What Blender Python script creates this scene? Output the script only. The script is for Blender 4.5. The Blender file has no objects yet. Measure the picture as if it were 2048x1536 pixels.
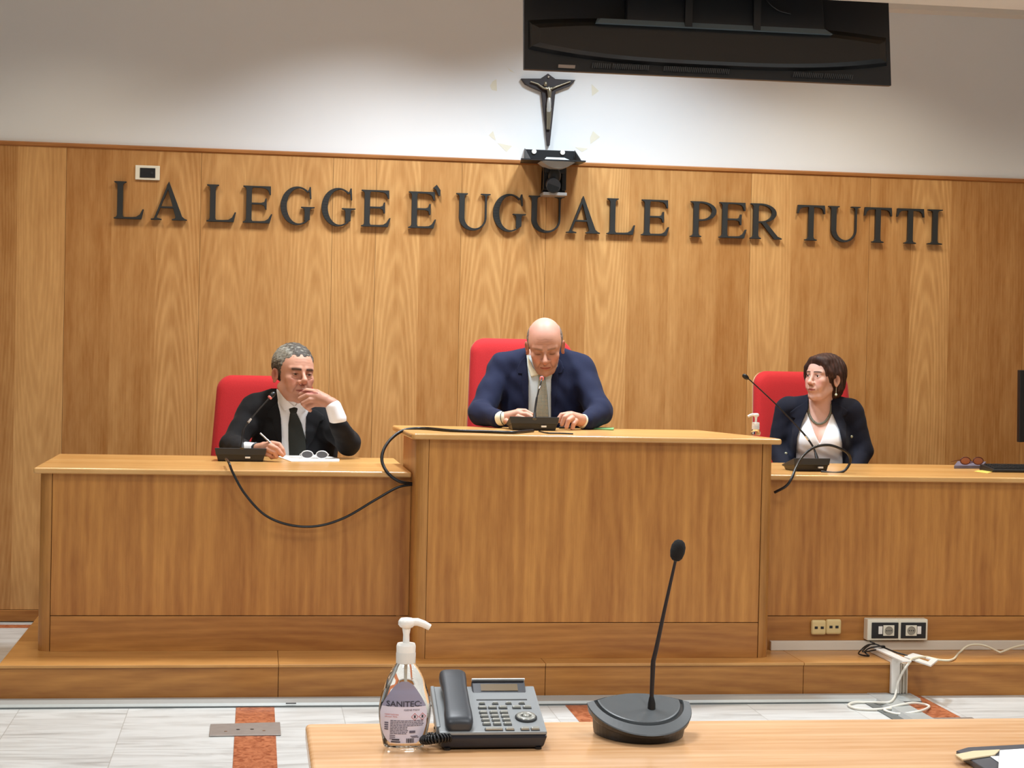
import bpy, math, random
import numpy as np
from mathutils import Vector, Matrix
random.seed(7)
scene = bpy.context.scene
COL = scene.collection

# ------------------------------------------------------------------ camera
FPX, CH = 3543.56, 1.40
YAW, PIT, ROL = math.radians(8.2434), math.radians(-1.0650), math.radians(1.2564)
_f = np.array([math.sin(YAW)*math.cos(PIT), math.cos(YAW)*math.cos(PIT), math.sin(PIT)])
_r = np.array([math.cos(YAW), -math.sin(YAW), 0.0]); _u = np.cross(_r, _f)
_r2 = math.cos(ROL)*_r + math.sin(ROL)*_u
_u2 = -math.sin(ROL)*_r + math.cos(ROL)*_u
CAM = np.array([0, 0, CH])
def ray(px, py): return _f*FPX + _r2*(px-1024) - _u2*(py-768)
def atY(px, py, Y): d = ray(px, py); return CAM + d*(Y/d[1])
def atZ(px, py, Z): d = ray(px, py); return CAM + d*((Z-CH)/d[2])
def atX(px, py, X): d = ray(px, py); return CAM + d*(X/d[0])
cd = bpy.data.cameras.new('camera'); cam = bpy.data.objects.new('camera', cd); COL.objects.link(cam)
cd.sensor_width = 36; cd.sensor_fit = 'HORIZONTAL'; cd.lens = 36*FPX/2048; cd.clip_start = .05; cd.clip_end = 60
M = Matrix.Identity(4)
for i in range(3):
    M[i][0] = _r2[i]; M[i][1] = _u2[i]; M[i][2] = -_f[i]; M[i][3] = CAM[i]
cam.matrix_world = M
scene.camera = cam

# ------------------------------------------------------------------ light
scene.view_settings.view_transform = 'Standard'; scene.view_settings.look = 'None'
scene.view_settings.gamma = 1; scene.view_settings.use_curve_mapping = False
scene.view_settings.exposure = 0.0
w = bpy.data.worlds.new('room_air'); scene.world = w; w.use_nodes = True
w.node_tree.nodes['Background'].inputs[0].default_value = (1, .93, .85, 1)
w.node_tree.nodes['Background'].inputs[1].default_value = .05
def area(name, loc, sx, sy, power, col, rot=(0, 0, 0), spread=180):
    l = bpy.data.lights.new(name, 'AREA'); l.shape = 'RECTANGLE'; l.size = sx; l.size_y = sy
    l.energy = power; l.color = col; l.spread = math.radians(spread)
    o = bpy.data.objects.new(name, l); o.location = loc; o.rotation_euler = rot; COL.objects.link(o); return o
WARM, NEUT, COOL = (1, .90, .74), (.92, .96, 1.0), (.78, .90, 1.0)
# recessed ceiling luminaires of the court room (the ceiling is at z 2.86, it stops at y 7.0)
LIGHTS = [(-2.2, 5.7, 8, WARM), (0.2, 5.7, 14, NEUT), (2.2, 5.7, 14, NEUT), (4.2, 5.7, 8, WARM),
          (-2.2, 3.6, 22, NEUT), (0.2, 3.6, 30, NEUT), (2.2, 3.6, 30, NEUT), (4.4, 3.6, 22, NEUT),
          (-1.0, 0.8, 44, NEUT), (1.4, 0.8, 44, NEUT), (3.8, 0.8, 44, NEUT)]
for i, (x, y, p, c) in enumerate(LIGHTS):
    area('ceiling_lamp', (x, y, 2.845), .6, .6, p, c, spread=150)
# downlights in the raised ceiling strip over the judges, washing the back wall
for x, p, c, sp in ((-2.6, 5, WARM, 120), (-.9, 12, WARM, 115), (.55, 36, NEUT, 122), (1.75, 46, COOL, 130), (3.0, 21, WARM, 120), (4.6, 6, WARM, 115)):
    area('wall_wash_lamp', (x, 7.95, 3.46), .25, .5, p, c, spread=sp)

# ------------------------------------------------------------------ helpers
def lin(c):
    if isinstance(c, str): c = tuple(int(c[i:i+2], 16) for i in (0, 2, 4))
    c = [x/255 for x in c[:3]]
    return tuple(x/12.92 if x <= .04045 else ((x+.055)/1.055)**2.4 for x in c)
def nd(nt, t, **kw):
    n = nt.nodes.new(t)
    for k, v in kw.items():
        if k.startswith('_'): setattr(n, k[1:], v)
        else: n.inputs[k.replace('__', ' ')].default_value = v
    return n
def newmat(name):
    m = bpy.data.materials.new(name); m.use_nodes = True
    return m, m.node_tree, m.node_tree.nodes['Principled BSDF']
def plain(name, c, rough=.5, metal=0, spec=.5, noise=0, nscale=60, bump=0, sheen=0, emit=0, coat=0, sss=0):
    m, nt, b = newmat(name)
    c = lin(c); b.inputs['Base Color'].default_value = (*c, 1)
    b.inputs['Roughness'].default_value = rough; b.inputs['Metallic'].default_value = metal
    b.inputs['Specular IOR Level'].default_value = spec; b.inputs['Coat Weight'].default_value = coat
    if sheen: b.inputs['Sheen Weight'].default_value = sheen
    if emit: b.inputs['Emission Color'].default_value = (*c, 1); b.inputs['Emission Strength'].default_value = emit
    tc = nd(nt, 'ShaderNodeTexCoord')
    n = nd(nt, 'ShaderNodeTexNoise', Scale=nscale, Detail=4.0)
    nt.links.new(tc.outputs['Object'], n.inputs['Vector'])
    if noise:
        r = nd(nt, 'ShaderNodeMapRange', **{'To Min': 1-noise, 'To Max': 1+noise}); nt.links.new(n.outputs[0], r.inputs['Value'])
        mx = nd(nt, 'ShaderNodeVectorMath', _operation='SCALE'); mx.inputs[0].default_value = c
        nt.links.new(r.outputs[0], mx.inputs['Scale']); nt.links.new(mx.outputs[0], b.inputs['Base Color'])
    if bump:
        bp = nd(nt, 'ShaderNodeBump', Strength=bump, Distance=.002); nt.links.new(n.outputs[0], bp.inputs['Height'])
        nt.links.new(bp.outputs[0], b.inputs['Normal'])
    return m
def vcol(name, rough=.5, spec=.4, sss=0, noise=.06, nscale=120, bump=0, bscale=300, sheen=0, coat=0):
    m, nt, b = newmat(name)
    a = nd(nt, 'ShaderNodeAttribute', _attribute_name='Col')
    tc = nd(nt, 'ShaderNodeTexCoord'); n = nd(nt, 'ShaderNodeTexNoise', Scale=nscale, Detail=4.0)
    nt.links.new(tc.outputs['Object'], n.inputs['Vector'])
    r = nd(nt, 'ShaderNodeMapRange', **{'To Min': 1-noise, 'To Max': 1+noise}); nt.links.new(n.outputs[0], r.inputs['Value'])
    mx = nd(nt, 'ShaderNodeVectorMath', _operation='SCALE'); nt.links.new(a.outputs['Color'], mx.inputs[0])
    nt.links.new(r.outputs[0], mx.inputs['Scale']); nt.links.new(mx.outputs[0], b.inputs['Base Color'])
    b.inputs['Roughness'].default_value = rough; b.inputs['Specular IOR Level'].default_value = spec
    if sheen: b.inputs['Sheen Weight'].default_value = sheen
    b.inputs['Coat Weight'].default_value = coat
    if sss:
        b.inputs['Subsurface Weight'].default_value = sss; b.inputs['Subsurface Scale'].default_value = .012
        b.inputs['Subsurface Radius'].default_value = (1, .35, .2)
    if bump:
        n2 = nd(nt, 'ShaderNodeTexNoise', Scale=bscale, Detail=2.0); nt.links.new(tc.outputs['Object'], n2.inputs['Vector'])
        bp = nd(nt, 'ShaderNodeBump', Strength=bump, Distance=.002); nt.links.new(n2.outputs[0], bp.inputs['Height'])
        nt.links.new(bp.outputs[0], b.inputs['Normal'])
    return m
def wood(name, light, dark, axis='Z', rough=.4, rings=1.0, coat=.1, fig=.55, leaf=None):
    """veneer. axis = grain direction. leaf = attribute-driven veneer leaves (attribute 'leaf' = local x, local z, id)"""
    m, nt, b = newmat(name); L = nt.links.new
    if leaf:
        at = nd(nt, 'ShaderNodeAttribute', _attribute_name='leaf'); src = at.outputs['Vector']
        at2 = nd(nt, 'ShaderNodeAttribute', _attribute_name='tone')
    else:
        tc = nd(nt, 'ShaderNodeTexCoord'); src = tc.outputs['Object']
    sp = nd(nt, 'ShaderNodeSeparateXYZ'); L(src, sp.inputs[0])
    if leaf: u, g, o = sp.outputs[0], sp.outputs[1], sp.outputs[2]
    else:
        k = {'X': (2, 0, 1), 'Z': (0, 2, 1), 'Y': (0, 1, 2), 'T': (1, 0, 2)}[axis]; u, g, o = (sp.outputs[i] for i in k)
    def mth(op, a, bb=None, c=None):
        n = nd(nt, 'ShaderNodeMath', _operation=op)
        for i, v in enumerate((a, bb, c)):
            if v is None: continue
            if isinstance(v, (int, float)): n.inputs[i].default_value = v
            else: L(v, n.inputs[i])
        return n.outputs[0]
    def comb(x, y, z):
        n = nd(nt, 'ShaderNodeCombineXYZ')
        for i, v in enumerate((x, y, z)):
            if isinstance(v, (int, float)): n.inputs[i].default_value = v
            else: L(v, n.inputs[i])
        return n.outputs[0]
    def noise(vec, s, d=3.0, ro=.5):
        n = nd(nt, 'ShaderNodeTexNoise', Scale=s, Detail=d, Roughness=ro); L(vec, n.inputs['Vector']); return n.outputs[0]
    warp = noise(comb(mth('MULTIPLY', u, 3.0), mth('MULTIPLY', g, .45), o), 1.6, 2.0)
    # cathedral: parabolic nested rings
    warpc = mth('SUBTRACT', warp, .5)
    uu = mth('ADD', u, mth('MULTIPLY', warpc, .07))
    gg = mth('MULTIPLY', g, .085)
    r1 = mth('SQRT', mth('ADD', mth('MULTIPLY', uu, uu), mth('ADD', mth('MULTIPLY', gg, gg), .0004)))
    ph = mth('ADD', mth('MULTIPLY', r1, 430*rings), mth('MULTIPLY', noise(comb(mth('MULTIPLY', u, 8.0), mth('MULTIPLY', g, .5), o), 2.0), 3.0))
    ring = mth('MULTIPLY_ADD', mth('SINE', ph), .5, .5)
    ring = mth('POWER', ring, 1.6)
    fine = noise(comb(mth('MULTIPLY', u, 210.0), mth('MULTIPLY', g, 3.0), mth('MULTIPLY', o, 9.0)), 1.0, 4.0, .6)
    flake = noise(comb(mth('MULTIPLY', u, 38.0), mth('MULTIPLY', g, 5.0), mth('MULTIPLY', o, 5.0)), 1.0, 3.0, .6)
    broad = noise(comb(mth('MULTIPLY', u, 9.0), mth('MULTIPLY', g, .6), mth('MULTIPLY', o, 3.0)), 1.0, 2.0)
    if leaf:
        fg = nd(nt, 'ShaderNodeSeparateXYZ'); L(at2.outputs['Vector'], fg.inputs[0]); figv, tone = fg.outputs[1], fg.outputs[0]
    else: figv, tone = fig, None
    f = mth('MULTIPLY', mth('SUBTRACT', ring, .4), mth('MULTIPLY', figv, .30) if leaf else fig*.4)
    f = mth('ADD', f, mth('MULTIPLY', mth('SUBTRACT', flake, .5), .8))
    f = mth('ADD', f, mth('MULTIPLY', mth('SUBTRACT', fine, .5), .4))
    f = mth('ADD', f, mth('MULTIPLY', mth('SUBTRACT', broad, .5), .6 if leaf else 1.3))
    f = mth('ADD', f, .5)
    if tone is not None: f = mth('ADD', f, mth('MULTIPLY', tone, 1.3))
    mx = nd(nt, 'ShaderNodeMix', _data_type='RGBA'); L(f, mx.inputs['Factor'])
    mx.inputs['A'].default_value = (*lin(dark), 1); mx.inputs['B'].default_value = (*lin(light), 1)
    L(mx.outputs['Result'], b.inputs['Base Color'])
    b.inputs['Roughness'].default_value = rough; b.inputs['Coat Weight'].default_value = coat; b.inputs['Coat Roughness'].default_value = .25
    b.inputs['Specular IOR Level'].default_value = .4
    return m

def setp(o, label=None, cat=None, group=None, kind=None):
    for k, v in (('label', label), ('category', cat), ('group', group), ('kind', kind)):
        if v: o[k] = v
    return o
def empty(name, loc=(0, 0, 0), label=None, cat=None, group=None, kind=None, rot=None):
    o = bpy.data.objects.new(name, None); COL.objects.link(o); o.location = loc; o.empty_display_size = .05
    if rot is not None: o.rotation_euler = rot
    return setp(o, label, cat, group, kind)
class MB:
    """collects shapes; coordinates are world unless build(local=True)"""
    def __init__(s): s.v = []; s.f = []; s.sm = []; s.mi = []; s.cur = 0
    def add(s, vs, fs, smooth=False):
        n = len(s.v); s.v += [tuple(float(c) for c in v) for v in vs]
        for f in fs: s.f.append([i+n for i in f]); s.sm.append(smooth); s.mi.append(s.cur)
        return s
    def mat(s, i): s.cur = i; return s
    def box(s, a, b):
        x0, y0, z0 = a; x1, y1, z1 = b
        return s.add([(x, y, z) for z in (z0, z1) for y in (y0, y1) for x in (x0, x1)],
                     [(0, 2, 3, 1), (4, 5, 7, 6), (0, 1, 5, 4), (2, 6, 7, 3), (0, 4, 6, 2), (1, 3, 7, 5)])
    def hexa(s, bot, top):
        return s.add(list(bot)+list(top), [(3, 2, 1, 0), (4, 5, 6, 7), (0, 1, 5, 4), (1, 2, 6, 5), (2, 3, 7, 6), (3, 0, 4, 7)])
    def prism(s, poly, fn, d0, d1):
        """poly: 2D points ccw; fn(u,v,d)->xyz"""
        n = len(poly)
        vs = [fn(u, v, d0) for u, v in poly]+[fn(u, v, d1) for u, v in poly]
        fs = [list(range(n))[::-1], list(range(n, 2*n))]+[(i, (i+1) % n, (i+1) % n+n, i+n) for i in range(n)]
        return s.add(vs, fs)
    def rings(s, rs, cap=True, smooth=True, closed=False):
        n = len(rs[0]); vs = [p for r in rs for p in r]; fs = []
        m = len(rs)
        for j in range(m if closed else m-1):
            a, b = j*n, ((j+1) % m)*n
            for i in range(n): fs.append((a+i, a+(i+1) % n, b+(i+1) % n, b+i))
        s.add(vs, fs, smooth)
        if cap and not closed:
            s.add(rs[0], [list(range(n))[::-1]]); s.add(rs[-1], [list(range(n))])
        return s
    def tube(s, pts, r, n=8, cap=True):
        pts = [Vector(p) for p in pts]; m = len(pts)
        rr = r if isinstance(r, (list, tuple)) else [r]*m
        T = [(pts[min(i+1, m-1)]-pts[max(i-1, 0)]).normalized() for i in range(m)]
        a = Vector((0, 0, 1)) if abs(T[0].z) < .9 else Vector((1, 0, 0))
        N = (a-T[0]*a.dot(T[0])).normalized(); R = []
        for i in range(m):
            N = (N-T[i]*N.dot(T[i])).normalized(); B = T[i].cross(N)
            R.append([tuple(pts[i]+(N*math.cos(2*math.pi*k/n)+B*math.sin(2*math.pi*k/n))*rr[i]) for k in range(n)])
        return s.rings(R, cap)
    def lathe(s, prof, c, n=24, sx=1, sy=1, axis=None):
        """prof: (r, z) list; axis: optional Matrix 3x3 for orientation"""
        A = axis or Matrix.Identity(3); c = Vector(c); R = []
        for r, z in prof:
            R.append([tuple(c+A @ Vector((r*sx*math.cos(2*math.pi*k/n), r*sy*math.sin(2*math.pi*k/n), z))) for k in range(n)])
        return s.rings(R)
    def ball(s, c, r, n=12, axis=None):
        rx, ry, rz = r if isinstance(r, (tuple, list)) else (r, r, r)
        A = axis or Matrix.Identity(3); c = Vector(c); R = []
        for j in range(1, n):
            t = math.pi*j/n
            R.append([tuple(c+A @ Vector((rx*math.sin(t)*math.cos(p), ry*math.sin(t)*math.sin(p), -rz*math.cos(t)))) for p in [2*math.pi*k/(2*n) for k in range(2*n)]])
        return s.rings(R)
    def build(s, name, mats, root=None, bevel=0, seg=2, local=False, parent=None, attrs=None):
        me = bpy.data.meshes.new(name)
        par = parent or root
        off = Vector((0, 0, 0))
        if par is not None and not local:
            q = par; off = Vector((0, 0, 0))
            while q is not None: off += q.location; q = q.parent
        vs = [tuple(Vector(v)-off) for v in s.v] if not local else s.v
        me.from_pydata(vs, [], s.f)
        for m in (mats if isinstance(mats, (list, tuple)) else [mats]): me.materials.append(m)
        me.polygons.foreach_set('use_smooth', s.sm); me.polygons.foreach_set('material_index', s.mi)
        if attrs:
            for k, vals in attrs.items():
                a = me.attributes.new(k, 'FLOAT_VECTOR', 'CORNER'); a.data.foreach_set('vector', np.array(vals, 'f').ravel())
        me.update()
        o = bpy.data.objects.new(name, me); COL.objects.link(o)
        if par is not None: o.parent = par
        if bevel:
            b = o.modifiers.new('edge', 'BEVEL'); b.width = bevel; b.segments = seg; b.limit_method = 'ANGLE'; b.angle_limit = math.radians(40)
        return o
def bez(pts, n=8):
    """Catmull-Rom through points"""
    P = [Vector(p) for p in pts]; P = [P[0]*2-P[1]]+P+[P[-1]*2-P[-2]]; out = []
    for i in range(1, len(P)-2):
        for k in range(n):
            t = k/n; a, b, c, d = P[i-1], P[i], P[i+1], P[i+2]
            out.append(.5*((2*b)+(c-a)*t+(2*a-5*b+4*c-d)*t*t+(3*b-a-3*c+d)*t**3))
    out.append(P[-2]); return out
def text_polys(txt, size, bold=0):
    cu = bpy.data.curves.new('t', 'FONT'); cu.body = txt; cu.size = size; cu.resolution_u = 2; cu.offset = size*.012*bold
    o = bpy.data.objects.new('t', cu); COL.objects.link(o)
    dg = bpy.context.evaluated_depsgraph_get(); dg.update(); me = bpy.data.meshes.new_from_object(o.evaluated_get(dg))
    vs = [tuple(v.co) for v in me.vertices]; fs = [list(p.vertices) for p in me.polygons]
    bpy.data.objects.remove(o); bpy.data.curves.remove(cu); bpy.data.meshes.remove(me)
    return vs, fs

# ------------------------------------------------------------------ materials
M_WALLW = wood('oak_veneer_wall', 'd8a668', 'a0682e', leaf=True, rough=.42)
M_OAKV = wood('oak_vertical', 'cc8e46', '925620', 'Z', fig=.45, rings=.35)
M_OAKH = wood('oak_horizontal', 'c28642', '8a5220', 'X', fig=.5, rings=.5)
M_TOP = wood('oak_top', 'e0b070', 'bd8440', 'T', fig=.2, rough=.3, rings=.5, coat=.35)
M_POST = wood('oak_post', 'c48a48', '94602a', 'Z', fig=.25, rough=.4)
M_PLAT = wood('oak_platform', 'd09a58', 'a06a30', 'T', fig=.35, rough=.38, coat=.2)
M_TABLE = wood('oak_table', 'eec69c', 'c08a54', 'T', fig=.4, rough=.22, rings=.5, coat=.5)
M_RAIL = wood('oak_rail', 'b87a40', '7c4a20', 'X', fig=.2)
M_DARKGAP = plain('joint_shadow_gap', '2a1608', .9)
M_WHITE = plain('white_plaster', 'e4e5e5', .85, noise=.02, nscale=3, bump=.1)
M_CEIL = plain('ceiling_plaster', 'ded8ce', .9, noise=.03, nscale=4)
M_LETTER = plain('dark_letter_metal', '2a2a28', .5, spec=.4)
M_BLACK = plain('black_plastic', '17181a', .42, noise=.1)
M_BLACK2 = plain('charcoal_plastic', '2b2d2f', .5, noise=.08)
M_RUBBER = plain('black_rubber', '0e0d0f', .35)
M_IVORY = plain('ivory_plastic', 'e6e0cc', .35)
M_BEIGE = plain('beige_plastic', 'd8bf86', .4)
M_WPL = plain('white_plastic', 'ece8e0', .3)
M_TRUNK = plain('trunking_plastic', 'd8cdbc', .45)
M_RED = plain('red_upholstery', 'ba161a', .85, noise=.14, nscale=260, bump=.4, sheen=.1)
M_SHELL = plain('chair_shell', 'c8a070', .5)
M_METAL = plain('brushed_steel', 'a8a6a2', .35, metal=.9)
M_ALU = plain('aluminium_duct', 'b4b9b8', .45, metal=.35, noise=.05)
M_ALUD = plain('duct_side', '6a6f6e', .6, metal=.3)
M_CHROME = plain('chrome', 'd8d8d8', .15, metal=1)
# ------------------------------------------------------------------ setting
YW = 9.04; ZP = .142; ZC = 2.86
def stone(name):
    m, nt, b = newmat(name); L = nt.links.new
    tc = nd(nt, 'ShaderNodeTexCoord'); sp = nd(nt, 'ShaderNodeSeparateXYZ'); L(tc.outputs['Object'], sp.inputs[0])
    # tile index -> different vein offset per tile
    def mth(op, a, bb=None):
        n = nd(nt, 'ShaderNodeMath', _operation=op)
        for i, v in enumerate((a, bb)):
            if v is None: continue
            if isinstance(v, (int, float)): n.inputs[i].default_value = v
            else: L(v, n.inputs[i])
        return n.outputs[0]
    tx = mth('DIVIDE', mth('ADD', sp.outputs[0], .862), .406); ty = mth('DIVIDE', mth('ADD', sp.outputs[1], .3), .812)
    ix, iy = mth('FLOOR', tx), mth('FLOOR', ty)
    cb = nd(nt, 'ShaderNodeCombineXYZ'); L(mth('MULTIPLY', ix, 3.7), cb.inputs[0]); L(mth('MULTIPLY', iy, 5.3), cb.inputs[1])
    va = nd(nt, 'ShaderNodeVectorMath', _operation='ADD'); L(tc.outputs['Object'], va.inputs[0]); L(cb.outputs[0], va.inputs[1])
    mp = nd(nt, 'ShaderNodeMapping'); L(va.outputs[0], mp.inputs[0]); mp.inputs['Rotation'].default_value = (0, 0, .62); mp.inputs['Scale'].default_value = (1.2, 7, 1)
    n = nd(nt, 'ShaderNodeTexNoise', Scale=1.7, Detail=7.0, Roughness=.62, Distortion=1.2); L(mp.outputs[0], n.inputs['Vector'])
    cr = nd(nt, 'ShaderNodeValToRGB'); L(n.outputs[0], cr.inputs[0]); e = cr.color_ramp.elements
    e[0].position = .3; e[0].color = (*lin('a8aaa8'), 1); e[1].position = .56; e[1].color = (*lin('d4d7d6'), 1)
    n2 = cr.color_ramp.elements.new(.42); n2.color = (*lin('c2c4c2'), 1)
    fx = mth('FRACT', tx); fy = mth('FRACT', ty)
    jx = mth('LESS_THAN', mth('MINIMUM', fx, mth('SUBTRACT', 1.0, fx)), .004)
    jy = mth('LESS_THAN', mth('MINIMUM', fy, mth('SUBTRACT', 1.0, fy)), .002)
    j = mth('MAXIMUM', jx, jy)
    mx = nd(nt, 'ShaderNodeMix', _data_type='RGBA'); L(mth('MULTIPLY', j, .55), mx.inputs['Factor']); L(cr.outputs[0], mx.inputs['A'])
    mx.inputs['B'].default_value = (*lin('8a8880'), 1); L(mx.outputs['Result'], b.inputs['Base Color'])
    b.inputs['Roughness'].default_value = .3; return m
def redstone(name):
    m, nt, b = newmat(name); L = nt.links.new
    tc = nd(nt, 'ShaderNodeTexCoord'); mp = nd(nt, 'ShaderNodeMapping'); L(tc.outputs['Object'], mp.inputs[0]); mp.inputs['Scale'].default_value = (16, 12, 1)
    n = nd(nt, 'ShaderNodeTexNoise', Scale=2.0, Detail=5.0, Distortion=1.5); L(mp.outputs[0], n.inputs['Vector'])
    cr = nd(nt, 'ShaderNodeValToRGB'); L(n.outputs[0], cr.inputs[0]); e = cr.color_ramp.elements
    e[0].position = .35; e[0].color = (*lin('8a4426'), 1); e[1].position = .6; e[1].color = (*lin('b8704c'), 1)
    L(cr.outputs[0], b.inputs['Base Color']); b.inputs['Roughness'].default_value = .35; return m
M_STONE, M_REDST = stone('white_marble'), redstone('red_marble')

def struct(mb, name, mats, **k): o = mb.build(name, mats, **k); o['kind'] = 'structure'; return o
XL, XR, YB = -5.5, 7.5, -3.5
struct(MB().box((XL, YB, -.1), (XR, YW+.02, 0)), 'floor', M_STONE)
for nm, x0, x1, y1 in (('trim_1', -.05, .097, 7.04), ('trim_2', 1.24, 1.48, 7.04), ('trim_3', 2.60, 2.767, 7.04)):
    struct(MB().box((x0, YB, -.05), (x1, y1, .0012)), nm, M_REDST)
struct(MB().box((XL, 8.85, -.05), (-.965, 8.945, .0012)), 'trim_4', M_REDST)
# plaster wall above, side and rear walls of the room
struct(MB().box((XL, YW+.022, -.1), (XR, YW+.2, 3.6)), 'wall_back', M_WHITE)
struct(MB().box((XL-.2, YB, -.1), (XL, YW+.2, 3.6)), 'wall_left', M_WHITE)
struct(MB().box((XR, YB, -.1), (XR+.2, YW+.2, 3.6)), 'wall_right', M_WHITE)
struct(MB().box((XL, YB-.2, -.1), (XR, YB, 3.6)), 'wall_rear', M_WHITE)
c = MB().box((XL, YB, ZC), (XR, 6.98, ZC+.12)); c.box((XL, 6.98, ZC), (XR, 7.0, 3.5)); c.box((XL, 6.98, 3.5), (XR, YW+.2, 3.6))
struct(c, 'ceiling', M_CEIL)
c = MB(); c.prism([(0, 0), (-.05, .012), (-.055, .045), (0, .05)], lambda u, v, d: (d, YW+.022+u, 3.24+v), XL, XR)
struct(c, 'trim_5', M_CEIL)

# veneered wall panelling: leaves of bookmatched veneer
seams_px = [31, 128, 220, 310, 397.5, 487, 574, 661, 748, 836, 918.5, 1002, 1088, 1170, 1253.5, 1335, 1417, 1497, 1579, 1652, 1735, 1819, 1897, 1976]
sx = [atY(x, 620, YW)[0] for x in seams_px]
xs = [XL+.01]+[sx[0]-.22*k for k in range(18, 0, -1) if sx[0]-.22*k > XL+.1]+sx+[sx[-1]+.2*k for k in range(1, 18) if sx[-1]+.2*k < XR-.1]+[XR-.01]
#            tone  fig  apex z (None = quiet)     per leaf starting at px 31
prop = {31: (.12, .5, 1.9), 128: (-.22, .1, 9), 220: (-.12, .15, 9), 310: (.0, .9, .62), 397.5: (.02, .5, .1), 487: (.04, .4, .9), 574: (.1, .7, 1.0),
        661: (.1, .8, 2.2), 748: (.1, .8, .7), 836: (-.08, .1, 9), 918.5: (.06, .9, .6), 1002: (.06, .9, .65), 1088: (-.1, .1, 9), 1170: (.12, .8, 2.6), 1253.5: (-.04, .15, 9),
        1335: (-.04, .15, 9), 1417: (-.16, .15, 9), 1497: (.16, .6, 2.1), 1579: (-.08, .1, 9), 1652: (-.1, .1, 9), 1735: (-.1, .2, 9), 1819: (.1, .9, .9), 1897: (-.16, .3, 9), 1976: (-.2, .2, 9)}
mb = MB(); leaf = []; tone = []
rnd = random.Random(3)
DARKJ = {128, 397.5, 661, 748, 918.5, 1088, 1497, 1735}
z0, z1 = .062, 2.36
for i in range(len(xs)-1):
    a, b_ = xs[i], xs[i+1]
    k = [p for p, s_ in zip(seams_px, sx) if abs(s_-a) < 1e-6]
    t, fg, az = prop[k[0]] if k else (rnd.uniform(-.2, .1), rnd.uniform(.1, .6), rnd.uniform(.3, 2))
    xc = (a+b_)/2+rnd.uniform(-.03, .03) if az < 9 else a-.25
    ga = .0007 if (not k or k[0] in DARKJ) else 0; kb_ = [p for p, s_ in zip(seams_px, sx) if abs(s_-b_) < 1e-6]; gb = .0007 if (not kb_ or kb_[0] in DARKJ) else 0
    mb.box((a+ga, YW, z0), (b_-gb, YW+.02, z1))
    n = 24
    vs = mb.v[-8:]
    for f in mb.f[-6:]:
        for vi in f:
            v = mb.v[vi]; leaf.append((v[0]-xc, v[2]-(az if az < 9 else 1.0), 13.7*i)); tone.append((t, fg, 0))
wp = mb.build('wall_panelling', M_WALLW, attrs={'leaf': leaf, 'tone': tone}); wp['kind'] = 'structure'; wp.name = 'wall_back_panelling'
struct(MB().box((XL, YW+.004, .0), (XR, YW+.021, 2.37)), 'wall_back_backing', M_DARKGAP)
c = MB(); c.prism([(0, 0), (-.022, .0), (-.03, .006), (-.03, .018), (-.022, .024), (0, .024)], lambda u, v, d: (d, YW+.022+u, 2.36+v), XL, XR)
struct(c, 'trim_6', M_RAIL)
c = MB()
for x0 in np.arange(XL, XR, 1.05): c.box((x0+.001, YW-.008, .004), (min(x0+1.049, XR), YW+.004, .06))
struct(c, 'baseboard_back', M_OAKH, bevel=.002)

# ------------------------------------------------------------------ platform and judges' bench
XP = -.963
pl = empty('platform', (1.5, 8.0, 0), 'low oak platform step running under the long judges bench', 'platform')
c = MB(); jx = [XP, .112, 1.182, 2.262, 3.34, 4.42, 5.5]
for a, b_ in zip(jx, jx[1:]): c.box((a+.001, 7.04, .0), (b_-.001, 7.06, ZP-.012))
c.box((XP, 7.06, 0), (XP+.02, YW-.01, ZP-.012))
c.build('riser', M_OAKH, pl, bevel=.0015)
c = MB()
for a, b_ in zip(jx, jx[1:]): c.box((a+(0 if a == XP else .0007), 7.032, ZP-.012), (b_-.0007, YW-.01, ZP))
c.build('tread', M_PLAT, pl, bevel=.002)

def desk(name, label, x0, x1, yf, yb, zt, post_l, post_r, zpl=.288, notch=None):
    d = empty(name, ((x0+x1)/2, yf, ZP), label, 'desk')
    th = .024
    # panels
    c = MB(); c.box((x0+.052 if post_l else x0, yf, zpl), (x1-.052 if post_r else x1, yf+.02, zt-th)); c.build('front_panel', M_OAKV, d, bevel=.001)
    c = MB(); c.box((x0+.052 if post_l else x0, yf, ZP), (x1-.052 if post_r else x1, yf+.02, zpl-.003)); c.build('plinth', M_OAKH, d, bevel=.001)
    c = MB(); c.box((x0+.05, yf+.006, ZP), (x1-.05, yf+.019, zt-th)); c.build('joint_backing', M_DARKGAP, d)
    for side, on in ((0, post_l), (1, post_r)):
        if not on: continue
        c = MB(); n = 7; R = .05
        cx, cy = (x0+R, yf-.004+R) if side == 0 else (x1-R, yf-.004+R)
        arc = [(cx-R*math.cos(math.pi/2*k/n)*(1 if side == 0 else -1), cy-R*math.sin(math.pi/2*k/n)) for k in range(n+1)]
        poly = arc+[(cx, cy+.02), (arc[0][0], cy+.02)]
        if side == 1: poly = poly[::-1]
        c.prism(poly, lambda u, v, z: (u, v, z), ZP, zt-th-.001)
        o = c.build('corner_post', M_POST, d)
        for p in o.data.polygons: p.use_smooth = False
        c = MB(); xa = x0 if side == 0 else x1-.02
        c.box((xa+.001, yf+.068, ZP), (xa+.019, yb-.06, zt-th-.001)); c.build('side_panel', M_OAKV, d, bevel=.001)
    # top
    c = MB(); ov = .022
    poly = notch or [(x0-(ov if post_l else 0), yf-ov-.008), (x1+(ov if post_r else 0), yf-ov-.008), (x1+(ov if post_r else 0), yb), (x0-(ov if post_l else 0), yb)]
    c.prism(poly, lambda u, v, z: (u, v, z), zt-th, zt); c.build('top', M_TOP, d, bevel=.009, seg=4)
    return d
desk('left_bench_desk', 'lower oak bench desk left of the tall middle desk, before the grey haired man', -.856, .6495, 7.352, 8.25, .889, True, False)
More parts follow.
